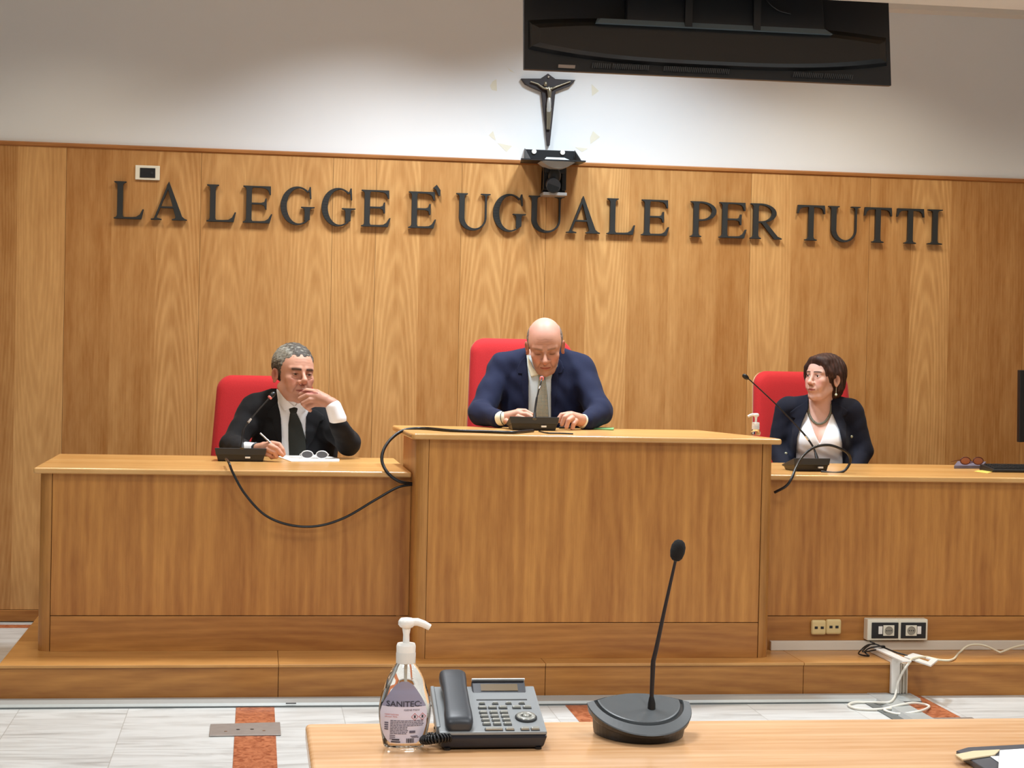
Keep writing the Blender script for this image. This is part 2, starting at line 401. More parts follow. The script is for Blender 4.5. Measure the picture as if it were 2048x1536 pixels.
desk('right_bench_desk', 'lower oak bench desk right of the tall middle desk, in front of the woman', 2.1495, 5.4, 7.352, 8.175, .896, False, True)
ZM = 1.059
desk('centre_bench_desk', 'tall oak bench desk in the middle of the platform with rounded corner posts', .651, 2.148, 7.152, 7.86, ZM, True, True, .2905,
     [(.640, 7.118), (.628, 7.13), (.606, 7.86), (2.0, 7.86), (2.172, 7.20), (2.17, 7.118)])
# raised floor behind the middle desk
ib = MB().box((.75, 7.75, ZP), (2.05, YW-.02, ZP+.16)).build('inner_step', M_PLAT, bevel=.002)
setp(ib, 'raised oak step behind the tall middle desk carrying the centre chair', 'step')

# ------------------------------------------------------------------ chairs
M_BLKM = plain('black_enamel', '1a1a1a', .4)
def chair(cx, cy, zf, ztop, label, rz, wtop, wbot):
    """upholstered swivel chair, back cushion facing the desk (-Y)"""
    t = empty('swivel_chair', (cx, cy, zf), label, 'chair', 'red high backed chairs behind the bench', rot=(0, 0, rz))
    H = ztop-zf; zb = .55; c = MB(); n = 24
    # rounded trapezoid outline
    def outline(grow):
        pts = []; wt, wb = wtop/2+grow, wbot/2+grow; R = .075+grow
        zt_, zb_ = H+grow, zb-grow
        for (x, z, a0, a1) in ((wb-R, zb_+R, -90, 0), (wt-R, zt_-R, 0, 90), (-wt+R, zt_-R, 90, 180), (-wb+R, zb_+R, 180, 270)):
            for k in range(9): a = math.radians(a0+(a1-a0)*k/8); pts.append((x+R*math.cos(a), z+R*math.sin(a)))
        # subdivide long edges
        out = []
        for i, p in enumerate(pts):
            q = pts[(i+1) % len(pts)]; out.append(p); L_ = math.hypot(q[0]-p[0], q[1]-p[1]); m = int(L_/.05)
            for k in range(1, m): out.append((p[0]+(q[0]-p[0])*k/m, p[1]+(q[1]-p[1])*k/m))
        return out
    def bow(x, z): return .10+.10*(z-zb)/(H-zb)-.22*x*x*1.0   # recline, wraps forward at the sides
    R_ = []; mid = (zb+H)/2
    for t_ in (.15, .35, .55, .75, .88): R_.append([(x*t_, bow(x*t_, mid+(z-mid)*t_)-.045+.004*t_, mid+(z-mid)*t_) for x, z in outline(-.03)])
    for g, d in ((-.03, -.038), (-.015, -.03), (0, -.012), (0, .01), (-.01, .018), (-.03, .022)):
        R_.append([(x, bow(x, z)+d, z) for x, z in outline(g*1.0)])
    c.rings(R_, smooth=True); o = c.build('backrest', M_RED, t, local=True)
    c = MB(); R_ = []
    for g, d in ((-.02, .022), (-.003, .020), (-.002, .03), (-.012, .038), (-.05, .042)):
        R_.append([(x, bow(x, z)+d, z) for x, z in outline(g)])
    c.rings(R_, smooth=True); c.build('back_shell', M_SHELL, t, local=True)
    c = MB(); R_ = []
    def rr(w_, d_, R, z, y0):
        out = []
        for (x, y, a0) in ((w_-R, d_-R, 0), (-w_+R, d_-R, 90), (-w_+R, -d_+R, 180), (w_-R, -d_+R, 270)):
            for k in range(7): a = math.radians(a0+90*k/6); out.append((x+R*math.cos(a), y0+y+R*math.sin(a), z))
        return out
    for g, z in ((-.03, .39), (0, .40), (0, .44), (-.02, .47), (-.08, .48)): R_.append(rr(.25+g, .24+g, .06, z, -.08))
    c.rings(R_, smooth=True); c.build('seat', M_RED, t, local=True)
    c = MB(); c.tube([(0, -.08, .12), (0, -.08, .40)], .028, 12); c.build('column', M_BLKM, t, local=True)
    c = MB(); c.tube([(0, .1, .40), (0, .17, .42), (0, .19, .50), (0, .165, .66)], .016, 8); c.build('back_bracket', M_BLKM, t, local=True)
    c = MB()
    for k in range(5):
        a = 2*math.pi*k/5+.3; c.tube([(0, -.08, .12), (.28*math.cos(a), -.08+.28*math.sin(a), .075)], [.025, .014], 8)
    c.build('base', M_BLKM, t, local=True)
    for k in range(5):
        a = 2*math.pi*k/5+.3; x, y = .28*math.cos(a), -.08+.28*math.sin(a)
        c = MB(); c.tube([(x-.012, y, .028), (x+.012, y, .028)], .028, 12); c.build('caster', M_RUBBER, t, local=True)
    return t
# placed from the visible backs
chair(.045, 8.60, ZP, 1.252, 'red upholstered swivel chair behind the grey haired man on the left', -.02, .47, .52)
chair(1.293, 8.40, ZP+.16, 1.46, 'red upholstered swivel chair behind the bald man in the centre, highest of the red chairs', .05, .505, .55)
chair(2.79, 8.62, ZP, 1.326, 'red upholstered swivel chair behind the woman on the right', .1, .515, .565)

# ------------------------------------------------------------------ letters
def arc2(cx, cy, rxo, ryo, rxi, ryi, a0, a1, n=22, ox=0):
    o = [(cx+rxo*math.cos(math.radians(a0+(a1-a0)*k/n)), cy+ryo*math.sin(math.radians(a0+(a1-a0)*k/n))) for k in range(n+1)]
    i = [(cx+ox+rxi*math.cos(math.radians(a0+(a1-a0)*k/n)), cy+ryi*math.sin(math.radians(a0+(a1-a0)*k/n))) for k in range(n+1)]
    return [('strip', o, i)]
def stem(a, b, e=.085, y0=0, y1=1, top=True, bot=True):
    p = []
    p += [(a-e, y0), (b+e, y0), (b+e, y0+.03), (b+.025, y0+.05), (b, y0+.1)] if bot else [(a, y0), (b, y0)]
    p += [(b, y1-.1), (b+.025, y1-.05), (b+e, y1-.03), (b+e, y1), (a-e, y1), (a-e, y1-.03), (a-.025, y1-.05), (a, y1-.1)] if top else [(b, y1), (a, y1)]
    if bot: p += [(a, y0+.1), (a-.025, y0+.05), (a-e, y0+.03)]
    return [('poly', p)]
T_ = .15
def glyph(ch, w):
    s = .085; a, b = s, s+T_
    if ch == 'I': m = w/2; return stem(m-T_/2, m+T_/2, m-T_/2)
    if ch == 'L': return stem(a, b)+[('poly', [(a, 0), (w-.06, 0), (w, .27), (w-.035, .27), (w-.10, .13), (w-.2, .065), (w-.32, .055), (a, .05)])]
    if ch == 'E':
        return stem(a, b)+[('poly', [(a, 0), (w-.07, 0), (w, .25), (w-.035, .25), (w-.11, .12), (w-.2, .065), (w-.3, .055), (a, .05)]),
            ('poly', [(a, .955), (w-.3, .95), (w-.18, .93), (w-.12, .88), (w-.08, .77), (w-.045, .77), (w-.05, 1), (a, 1)]),
            ('poly', [(b-.02, .50), (w-.3, .50), (w-.22, .47), (w-.19, .37), (w-.155, .37), (w-.155, .67), (w-.19, .67), (w-.22, .575), (w-.3, .55), (b-.02, .55)])]
    if ch == 'A':
        ap = w*.49
        return [('poly', [(w*.08, .02), (w*.14, .02), (ap+.02, .93), (ap, 1.04), (ap-.03, .97)]),
                ('poly', [(ap-.055, .93), (ap, 1.04), (w-.1, .03), (w-.29, .03)]),
                ('poly', [(w*.24, .32), (w*.72, .32), (w*.70, .37), (w*.26, .37)]),
                ('poly', [(0, 0), (w*.30, 0), (w*.30, .03), (w*.19, .055), (w*.15, .09), (w*.08, .04), (0, .03)]),
                ('poly', [(w-.40, 0), (w, 0), (w, .03), (w-.06, .05), (w-.12, .1), (w-.3, .1), (w-.32, .05), (w-.40, .03)])]
    if ch == 'U':
        r = w-.10
        return [('poly', [(a, .32), (b, .32), (b, .9), (b+.02, .95), (b+s, .97), (b+s, 1), (0, 1), (0, .97), (a-.02, .95), (a, .9)]),
                ('poly', [(r-.05, .34), (r, .34), (r, .9), (r+.02, .95), (w, .97), (w, 1), (r-.17, 1), (r-.17, .97), (r-.07, .95), (r-.05, .9)])
                ]+arc2((a+r)/2, .345, (r-a)/2, .365, (r-a)/2-.10, .30, 180, 360, ox=.05)
    if ch == 'G':
        return arc2(w*.49, .5, w*.49, .525, w*.49-.125, .475, 48, 318, 30, ox=.045)+[
            ('poly', [(w*.78, .90), (w*.84, .86), (w*.86, .70), (w*.90, .70), (w*.88, 1.02), (w*.84, 1.02), (w*.82, .95)]),
            ('poly', [(w*.80-.09, .10), (w*.80+.06, .13), (w*.80+.06, .38), (w*.80+.08, .43), (w+.0, .45), (w+.0, .48), (w*.60, .48), (w*.60, .45), (w*.80-.11, .43), (w*.80-.09, .38)])]
    if ch == 'P' or ch == 'R':
        bw = w if ch == 'P' else w*.82
        g = stem(a, b)+arc2(b+.05, .725, bw-b-.05, .275, bw-b-.05-.13, .225, -90, 90, ox=0)
        g += [('poly', [(b-.02, .95), (b+.06, .95), (b+.06, 1), (b-.02, 1)]), ('poly', [(b-.02, .45), (b+.06, .45), (b+.06, .50), (b-.02, .50)])]
        if ch == 'R': g += [('poly', [(b+.06, .48), (b+.22, .47), (w-.12, .08), (w, .03), (w, 0), (w-.22, 0)])]
        return g
    if ch == 'T':
        m = w/2
        return stem(m-T_/2, m+T_/2, .1, top=False)+[('poly', [(0, .76), (.035, .76), (.07, .87), (.13, .92), (.24, .94), (w-.24, .94), (w-.13, .92), (w-.07, .87), (w-.035, .76), (w, .76), (w-.02, 1), (.02, 1)])]
    return []
def extr(mb, parts, X0, Z0, S, yb, yf):
    fn = lambda u, v, d: (X0+u*S, d, Z0+v*S)
    for n_, p in enumerate(parts):
        yf -= .00012
        if p[0] == 'poly': mb.prism(p[1], fn, yf, yb) if False else mb.prism(p[1][::1], fn, yb, yf)
        else:
            o, i = p[1], p[2]
            for k in range(len(o)-1):
                mb.prism([o[k], o[k+1], i[k+1], i[k]], fn, yb, yf)
words = [('LA', [(228, 288), (302, 374.6)]), ('LEGGE', [(413.5, 472.4), (486, 545), (561, 629.5), (643, 711), (722.6, 781.5)]), ("E'", [(817, 872.5)]),
         ('UGUALE', [(912, 980.5), (986, 1052), (1057, 1128), (1133, 1200.5), (1214, 1270.5), (1283, 1338.6)]), ('PER', [(1381, 1432.6), (1438.5, 1493.5), (1500.6, 1564)]),
         ('TUTTI', [(1594, 1650), (1656.5, 1720), (1728, 1783.6), (1793, 1848), (1855.5, 1884.5)])]
ordn = ['first', 'second', 'third', 'fourth', 'fifth', 'sixth']
LH = .186
for wd, ex in words:
    nm = wd.replace("'", '')
    for i, (ch, (pa, pb)) in enumerate(zip(nm, ex)):
        yy = 400+ (pa-228)*.031
        A, B = atY(pa, yy, 9.02)[0], atY(pb, yy, 9.02)[0]
        mb = MB(); extr(mb, glyph(ch, (B-A)/LH), A, 2.0155, LH, YW-.006, YW-.026)
        same = [k for k, c_ in enumerate(nm) if c_ == ch]
        which = '' if len(same) == 1 else ordn[same.index(i)]+' '
        lab = ('dark grey capital letter E carrying a grave accent on the oak wall' if wd == "E'" else
               'dark grey capital letter %s, the %s%s of the word %s on the oak wall' % (ch, which, ch, nm) if which else 'dark grey capital letter %s of the word %s on the oak wall' % (ch, nm))
        o = mb.build('letter', M_LETTER, bevel=.0008, seg=1); setp(o, lab, 'letter', 'raised letters on the panelling')
        if wd == "E'":
            P = [atY(x, y, 9.02) for x, y in ((866, 376), (873.5, 369.5), (881, 380.5), (880.3, 392), (877.3, 392), (872, 379))]
            mb = MB(); mb.prism([(p[0], p[2]) for p in P][::-1], lambda u, v, d: (u, d, v), YW-.006, YW-.026); g = mb.build('accent', M_LETTER); g.parent = o

# ------------------------------------------------------------------ wall things
def plate_on_wall(name, a, b, Y, mat, t=.008, root=None, bev=.002):
    A, B = atY(*a, Y), atY(*b, Y)
    return MB().box((A[0], Y-t, B[2]), (B[0], Y, A[2])).build(name, mat, root, bevel=bev)
A = atY(295, 346, YW-.004)
wp_ = empty('wall_plate', tuple(A), 'white wall plate with black modules above the word LA', 'wall plate')
plate_on_wall('cover', (271, 330.5), (319.5, 361), YW-.001, M_IVORY, .009, wp_)
plate_on_wall('module', (280, 335.5), (310.5, 356), YW-.01, M_BLACK, .003, wp_, .001)
cc = atY(304, 345.8, YW-.014)
MB().tube([cc, cc+np.array([0, -.002, 0])], .006, 14).build('button', M_BLACK2, wp_)

# tape residues round the crucifix
M_TAPE = plain('yellowed_tape', 'dedac8', .75, noise=.04, nscale=40)
marks = [([(1183, 168), (1198, 182), (1184, 192)], 'faded tape mark right of the crucifix arm'), ([(985, 163), (993, 158), (994, 182), (984, 180), (980, 172)], 'faded tape mark left of the crucifix arm'),
         ([(978, 270), (986, 262), (992, 281), (984, 276)], 'faded triangular tape mark at lower left of the crucifix'), ([(995, 286), (1024, 292), (1013, 304)], 'faded triangular tape mark below left of the crucifix, near the shelf'),
         ([(1186, 262), (1200, 274), (1181, 288), (1180, 276)], 'faded tape mark at lower right of the crucifix'), ([(1012, 131), (1017, 137), (1030, 146), (1020, 142)], 'thin faded tape mark at upper left of the crucifix'),
         ([(1150, 294), (1176, 297), (1164, 304)], 'faded tape mark above the right end of the camera shelf')]
for pts, lab in marks:
    P = [atY(x, y, YW+.021) for x, y in pts]; ar = sum(P[i][0]*P[(i+1) % len(P)][2]-P[(i+1) % len(P)][0]*P[i][2] for i in range(len(P)))
    if ar < 0: P = P[::-1]
    o = MB().prism([(p[0], p[2]) for p in P], lambda u, v, d: (u, d, v), YW+.022, YW+.0212).build('tape_mark', M_TAPE); setp(o, lab, 'tape mark', 'tape residues on the plaster')

# crucifix
M_XWOOD = plain('dark_stained_wood', '2c2222', .45, noise=.15)
M_PEWTER = plain('pewter', '9c9480', .32, metal=.85, noise=.15, nscale=90)
YX = YW+.0
def XZ(px, py, Y=YX): p = atY(px, py, Y); return (p[0], p[2])
xc = atY(1097, 220, YX)
xr = empty('crucifix', tuple(xc), 'dark wooden crucifix with pewter figure on the white wall above the shelf', 'crucifix')
out = [(1096, 147), (1111, 158), (1151, 160), (1140, 172), (1111, 183), (1099.5, 291), (1094.5, 291), (1083, 183), (1061, 174), (1050, 168), (1042, 157), (1081, 157)]
P = [XZ(*p) for p in out][::-1]
MB().prism(P, lambda u, v, d: (u, d, v), YW+.022, YW-.002).build('cross', M_XWOOD, xr, bevel=.002)
mb = MB()
def p3(px, py, d=.012): q = atY(px, py, YX-d); return tuple(q)
mb.tube([p3(1061, 163), p3(1076, 168), p3(1087, 176, .016)], [.003, .004, .006], 8); mb.tube([p3(1141, 163), p3(1122, 170), p3(1109, 175), p3(1105, 177, .016)], [.003, .004, .005, .006], 8)
mb.tube([p3(1087, 176, .016), p3(1097, 178, .018), p3(1105, 177, .016)], [.006, .009, .006], 10); mb.tube([p3(1097, 175, .016), p3(1099, 182, .02), p3(1099, 192, .018), p3(1098.5, 200, .016)], [.009, .0125, .009, .0085], 12)
mb.ball(p3(1091, 168, .026), (.010, .011, .013), 8)
mb.tube([p3(1097.5, 198, .012), p3(1097.5, 224, .012)], [.006, .006], 8); mb.tube([p3(1096, 216, .014), p3(1096.5, 238, .018), p3(1095.5, 258, .012)], [.009, .008, .006], 8); mb.tube([p3(1100, 216, .014), p3(1099, 238, .018), p3(1097.5, 258, .012)], [.009, .008, .006], 8)
mb.build('corpus_figure', M_PEWTER, xr)
mb = MB(); mb.tube([p3(1098.5, 196, .018), p3(1098, 208, .020), p3(1097.5, 224, .016)], [.009, .0115, .0105], 12); mb.build('loincloth', plain('bright_pewter', 'd8d8d4', .3, metal=.6), xr)
mb = MB(); mb.box((p3(1094, 252)[0], YX-.016, p3(1094, 259)[2]), (p3(1100, 252)[0], YX-.004, p3(1094, 251)[2])); mb.build('foot_rest', M_PEWTER, xr)
mb = MB(); mb.ball(p3(1097, 154, .006), (.006, .004, .006), 6); mb.build('title_stud', M_CHROME, xr)

# shelf with conference camera
sc_ = atY(1106, 312, 8.92)
sh = empty('camera_shelf', tuple(sc_), 'black metal wall shelf below the crucifix at the top of the oak panelling', 'shelf')
a, b = atY(1052, 296, 9.0), atY(1152, 318, 9.0)
MB().box((a[0], YW+.012, b[2]), (b[0], YW+.021, a[2])).build('back_plate', M_BLACK, sh, bevel=.001)
f0, f1 = atY(1042, 322, 8.80), atY(1172, 311, 8.80)
zt = 2.372
mb = MB(); mb.hexa([(a[0]-.02, YW+.016, zt-.004), (f0[0], 8.80, zt-.012), (f1[0], 8.80, zt-.012), (b[0]+.02, YW+.016, zt-.004)][::-1],
                   [(a[0]-.02, YW+.016, zt+.001), (f0[0], 8.80, zt-.005), (f1[0], 8.80, zt-.005), (b[0]+.02, YW+.016, zt+.001)][::-1])
mb.build('shelf_board', M_BLACK, sh)
for sx_, nm in ((a[0], 0), (b[0], 1)):
    mb = MB(); mb.prism([(YW+.012, a[2]+.004), (YW+.012, zt-.002), (8.84, zt-.006)], lambda u, v, d: (d, u, v), sx_, sx_+.003); mb.build('gusset', M_BLACK2, sh)
for px, py in ((1068, 303), (1125, 305)):
    c0 = atY(px, py, YW+.011); MB().tube([c0, c0+np.array([0, -.006, 0])], .0125, 18).build('cable_grommet', M_WPL, sh)
ec = atY(1112, 322, 8.9)
eq = empty('conference_unit', tuple(ec), 'small white dished unit hanging under the black camera shelf', 'device')
mb = MB(); n = 14; R_ = []
for y, g in ((8.83, 1.0), (8.95, 1.0)):
    pts = []
    for k in range(n+1): t = -1+2*k/n; pts.append((ec[0]+.088*t, y, zt-.012-.034*(1-t*t)))
    pts += [(ec[0]+.088*t, y, zt-.0125) for t in (1, -1)]
    R_.append(pts)
mb.rings(R_, smooth=False); mb.build('dish', plain('pale_grey_plastic', 'b8bcbc', .35), eq)
mb = MB(); A, B = atY(1085, 314, 8.828), atY(1148, 325, 8.828)
mb.hexa([(A[0], 8.829, B[2]), (B[0], 8.829, B[2]+.002), (B[0], 8.826, B[2]+.002), (A[0], 8.826, B[2])][::-1], [(A[0]+.02, 8.829, A[2]), (B[0]-.05, 8.829, A[2]), (B[0]-.05, 8.826, A[2]), (A[0]+.02, 8.826, A[2])][::-1])
mb.build('paper_label', plain('pale_label', 'dfe9ea', .5), eq)
cc = atY(1110, 360, 8.9)
cm = empty('video_camera', tuple(cc), 'black dome lens video camera hanging below the wall shelf in front of the letters', 'camera')
A, B = atY(1088, 330, 8.93), atY(1132, 392, 8.93)
mb = MB(); mb.box((A[0], 8.93, B[2]+.028), (A[0]+.022, 9.0, 2.355)); mb.box((B[0]-.024, 8.93, B[2]+.028), (B[0], 9.0, 2.355)); mb.box((A[0], 8.96, B[2]+.02), (B[0], 9.01, 2.33)); mb.box((A[0]+.005, 8.92, 2.31), (B[0]-.005, 9.0, 2.358)); mb.build('bracket', M_BLACK, cm, bevel=.003)
MB().box((A[0]-.002, 8.915, B[2]), (B[0]+.002, 9.035, B[2]+.016)).build('base_plate', plain('pale_grey_metal', 'b4b2b0', .4), cm, bevel=.002)
mb = MB(); q = atY(1109, 352, 8.91); mb.ball(q, (.034, .034, .04), 12); mb.build('camera_head', M_BLACK2, cm)
c0 = atY(1107, 372, 8.84); mb = MB(); mb.tube([c0, c0+np.array([.004, .05, .012]), c0+np.array([.008, .10, .03])], [.037, .036, .03], 24); mb.build('lens_barrel', M_BLACK, cm)
mb = MB(); mb.tube([c0+np.array([0, -.001, 0]), c0+np.array([0, .004, 0])], .030, 24); mb.build('lens', plain('lens_glass', '0a0c0e', .08), cm)

# ------------------------------------------------------------------ television hanging below the ceiling edge, seen from behind
Yt = 7.16
BL, BR = atY(1048, 138, Yt), atY(1783, 172, Yt)
tl = np.array([BL[0], BL[1], BL[2]]); br = np.array([BR[0], BR[1], BR[2]])
W_ = br[0]-tl[0]; zb = (BL[2]+BR[2])/2; tilt = .16; Ht = .82
tv = empty('television', ((BL[0]+BR[0])/2, Yt, zb), 'large black flat television hanging from the ceiling, seen from behind', 'television', rot=(0, 0, math.atan2(br[1]-tl[1], W_)))
mt = plain('television_back', '161b21', .45, noise=.06, coat=.15); mt2 = plain('television_back_gloss', '101113', .3, coat=.2)
def TV(x, z, d): return (x, d+z*tilt, z)   # local: back surface is at -d
mb = MB(); hw = W_/2
mb.hexa([TV(-hw, 0, 0), TV(hw, 0, 0), TV(hw, 0, .03), TV(-hw, 0, .03)], [TV(-hw, Ht, 0), TV(hw, Ht, 0), TV(hw, Ht, .03), TV(-hw, Ht, .03)])
mb.build('panel', mt, tv, local=True, bevel=.003)
mb = MB(); R_ = []   # bulged electronics housing, lower edge bowed
n = 24
def hous(gx, d, zl, zh):
    pts = []
    for k in range(n+1): t = -1+2*k/n; pts.append(TV(t*gx, zl+.045*abs(t)**3-.0, d))
    for k in range(n+1): t = 1-2*k/n; pts.append(TV(t*gx, zh-.03*abs(t)**3, d))
    return pts
R_ = [hous(hw-.018, -.001, .040, .235), hous(hw-.03, -.026, .050, .215), hous(hw-.06, -.034, .064, .20)]
mb.rings(R_, smooth=False); mb.build('lower_housing', mt2, tv, local=True)
mb = MB(); mb.hexa([TV(-hw+.42, .215, -.0), TV(hw-.30, .215, 0), TV(hw-.30, .215, -.05), TV(-hw+.42, .215, -.05)][::-1], [TV(-hw+.42, Ht-.05, 0), TV(hw-.32, Ht-.05, 0), TV(hw-.34, Ht-.05, -.05), TV(-hw+.44, Ht-.05, -.05)][::-1]); mb.build('upper_housing', mt, tv, local=True, bevel=.004)
mb = MB(); mb.hexa([TV(-hw+.29, .198, -.03), TV(hw-.27, .198, -.03), TV(hw-.27, .198, -.06), TV(-hw+.29, .198, -.06)][::-1], [TV(-hw+.3, .222, -.03), TV(hw-.29, .222, -.03), TV(hw-.30, .219, -.052), TV(-hw+.31, .219, -.052)][::-1]); mb.build('ledge', plain('slate_plastic', '6a767c', .4), tv, local=True)
for x0, x1 in ((-hw+.28, -hw+.36), (-hw+.365, -hw+.52), (-hw+.58, -hw+.86), (hw-.43, hw-.30), (hw-.295, hw-.17)):
    mb = MB(); m_ = int((x1-x0)/.008)
    for k in range(m_): x = x0+(x1-x0)*k/m_; mb.hexa([TV(x, .018, -.003), TV(x+.004, .018, -.003), TV(x+.004, .018, -.008), TV(x, .018, -.008)][::-1], [TV(x, .036, -.02), TV(x+.004, .036, -.02), TV(x+.004, .036, -.025), TV(x, .036, -.025)][::-1])
    mb.build('vent', M_BLACK, tv, local=True)
mb = MB(); mb.hexa([TV(-hw+.14, .012, -.002), TV(-hw+.21, .012, -.002), TV(-hw+.21, .012, -.006), TV(-hw+.14, .012, -.006)][::-1], [TV(-hw+.14, .024, -.012), TV(-hw+.21, .024, -.012), TV(-hw+.21, .024, -.016), TV(-hw+.14, .024, -.016)][::-1]); mb.build('rating_label', plain('dim_label', '8c7c70', .6), tv, local=True)
for x in (-.12, .17):
    mb = MB(); mb.box((x, -.062+.2*tilt, .20), (x+.03, -.045+.2*tilt, Ht)); mb.build('mount_arm', M_BLACK, tv, local=True)
mb = MB(); mb.tube([(.1, .05, .6), (.1, .05, ZC+.8-zb if False else .95)], .025, 12); mb.build('ceiling_pole', M_BLACK, tv, local=True)
mb = MB(); mb.tube(bez([TV(.20, .45, -.06), TV(.22, .34, -.07), TV(.27, .29, -.07), TV(.33, .275, -.065)]), .0035, 6); mb.build('cable', M_RUBBER, tv, local=True)

# ------------------------------------------------------------------ conference microphones on the bench
M_DISP = plain('grey_label', 'e8e8e4', .4)
def spine(pts): return bez(pts, 6)
def desk_mic(label, base_px, wpx, Yb, zt, rot, neck, collar, head, redring, tagpx=0, hh=.062):
    """base_px: centre bottom pixel of the front edge; neck: list of (px,py,Y)"""
    B = atZ(base_px[0], base_px[1], zt); W2 = wpx/2*Yb/FPX
    t = empty('microphone', (B[0], B[1], zt), label, 'microphone', 'gooseneck microphones on the bench', rot=(0, 0, rot))
    R = Matrix.Rotation(rot, 3, 'Z'); Ri = R.inverted()
    def lo(p): return tuple(Ri @ (Vector(p)-Vector((B[0], B[1], zt))))
    mb = MB(); mb.hexa([(-W2*.86, 0, 0), (W2*.86, 0, 0), (W2*.86, .12, 0), (-W2*.86, .12, 0)][::-1], [(-W2*.93, -.006, hh*.5), (W2*.93, -.006, hh*.5), (W2*.93, .13, .02), (-W2*.93, .13, .02)][::-1]); mb.build('foot', M_RUBBER, t, local=True, bevel=.003)
    mb = MB(); mb.hexa([(-W2*.95, -.010, hh*.46), (W2*.95, -.010, hh*.46), (W2*.95, .135, .014), (-W2*.95, .135, .014)][::-1], [(-W2, -.012, hh*.97), (W2, -.012, hh*.97), (W2*.98, .14, .022), (-W2*.98, .14, .022)][::-1]); mb.build('console', M_BLACK2, t, local=True, bevel=.003)
    mb = MB(); mb.box((tagpx, -.014, hh*.24), (tagpx+.022, -.004, hh*.36)); mb.build('connector', M_DISP, t, local=True)
    P = spine([lo(atY(*p)) for p in neck]); m = len(P)
    mb = MB(); mb.tube(P, [.0045 if k < m*.45 else .003 for k in range(m)], 8)
    q = P[0]; mb.tube([q, q+(P[1]-q).normalized()*.03], [.009, .006], 10); mb.build('gooseneck', M_RUBBER, t, local=True)
    k = int(collar*(m-1)); mb = MB(); mb.tube([P[k], P[k+1], P[min(k+2, m-1)]] if m > k+2 else [P[k], P[k+1]], .0052, 10); mb.build('collar', M_CHROME, t, local=True)
    d = (P[-1]-P[-2]).normalized(); E_ = P[-1]
    A3 = d.to_track_quat('Z', 'Y').to_matrix()
    mb = MB(); mb.lathe([(.004, 0), (.0075, .004), (.0105, .012), (.0112, .020), (.0095, .029), (.005, .034)], E_, 14, axis=A3); mb.build('capsule', M_RUBBER, t, local=True)
    if redring: mb = MB(); mb.lathe([(.006, -.002), (.0100, 0), (.0100, .006), (.0075, .008)], E_, 16, axis=A3); mb.build('light_ring', plain('red_light_ring', 'd07068', .4, emit=.25), t, local=True)
    return t
desk_mic('black gooseneck microphone on the left desk in front of the grey haired man', (481, 923), 104, 7.7, .889, 0,
         [(484, 897, 7.72), (485, 880, 7.74), (487, 862, 7.75), (496, 845, 7.76), (517, 820, 7.78), (539, 796, 7.8)], .62, None, True, .02)
desk_mic('black gooseneck microphone on the tall centre desk in front of the bald man', (1068, 861), 104, 7.4, ZM, -.02,
         [(1069, 838, 7.42), (1070, 822, 7.44), (1072, 806, 7.45), (1075, 790, 7.46), (1080, 772, 7.47), (1083, 760, 7.49), (1083.5, 757, 7.53)], .62, None, True, .03)
desk_mic('black gooseneck microphone on the right desk in front of the woman, leaning left', (1622, 943), 80, 7.65, .896, .08,
         [(1634, 918, 7.66), (1630, 903, 7.68), (1624, 890, 7.69), (1607, 867, 7.7), (1575, 832, 7.72), (1545, 802, 7.73), (1503, 763, 7.75), (1497, 758, 7.75)], .38, None, False, .03)
def cable(name, label, pts, r, mat, **k):
    P = bez([tuple(p) for p in pts], 10); o = MB().tube(P, r, 8).build(name, mat); return setp(o, label, 'cable', **k)
cable('cable', 'black cable drooping across the left desk front to the corner of the tall desk',
      [atY(452, 918, 7.56), atY(458, 926, 7.30), atY(466, 946, 7.29), atY(490, 988, 7.29), atY(530, 1030, 7.30), atY(580, 1050, 7.31), atY(635, 1052, 7.31), atY(690, 1035, 7.31), atY(750, 1000, 7.31), atY(795, 975, 7.32), atY(826, 969, 7.325)], .0055, M_RUBBER)
zz = ZM+.006
cable('cable', 'thick black cable looping off the left end of the tall centre desk',
      [atZ(1066, 861.5, zz), atZ(1040, 864, zz), atZ(1020, 865, zz), atZ(960, 863, zz), atZ(900, 861, zz), atZ(850, 857, zz), atY(810, 860, 7.45), atY(785, 875, 7.42), atY(768, 898, 7.38), atY(764, 922, 7.35), atY(775, 945, 7.32), atY(797, 962, 7.31), atY(826, 968, 7.325)], .0068, M_RUBBER)
cable('cable', 'thick black cable looping beside the microphone on the right desk',
      [atY(1642, 943.5, 7.52), atY(1668, 946, 7.50), atY(1688, 942, 7.5), atY(1700, 925, 7.5), atY(1697, 908, 7.48), atY(1678, 896, 7.46), atY(1655, 890, 7.45), atY(1628, 895, 7.43), atY(1605, 913, 7.4), atY(1592, 935, 7.33), atY(1584, 955, 7.29), atY(1572, 972, 7.29), atY(1549, 985, 7.32)], .006, M_RUBBER)
mb = MB().tube(bez([atZ(1078, 862.5, ZM+.003), atZ(1095, 866, ZM+.003), atZ(1120, 866.5, ZM+.003), atZ(1146, 867.5, ZM+.003)]), .003, 6).build('thin_wire', M_RUBBER)
setp(mb, 'short thin dark wire lying in front of the centre microphone', 'wire')

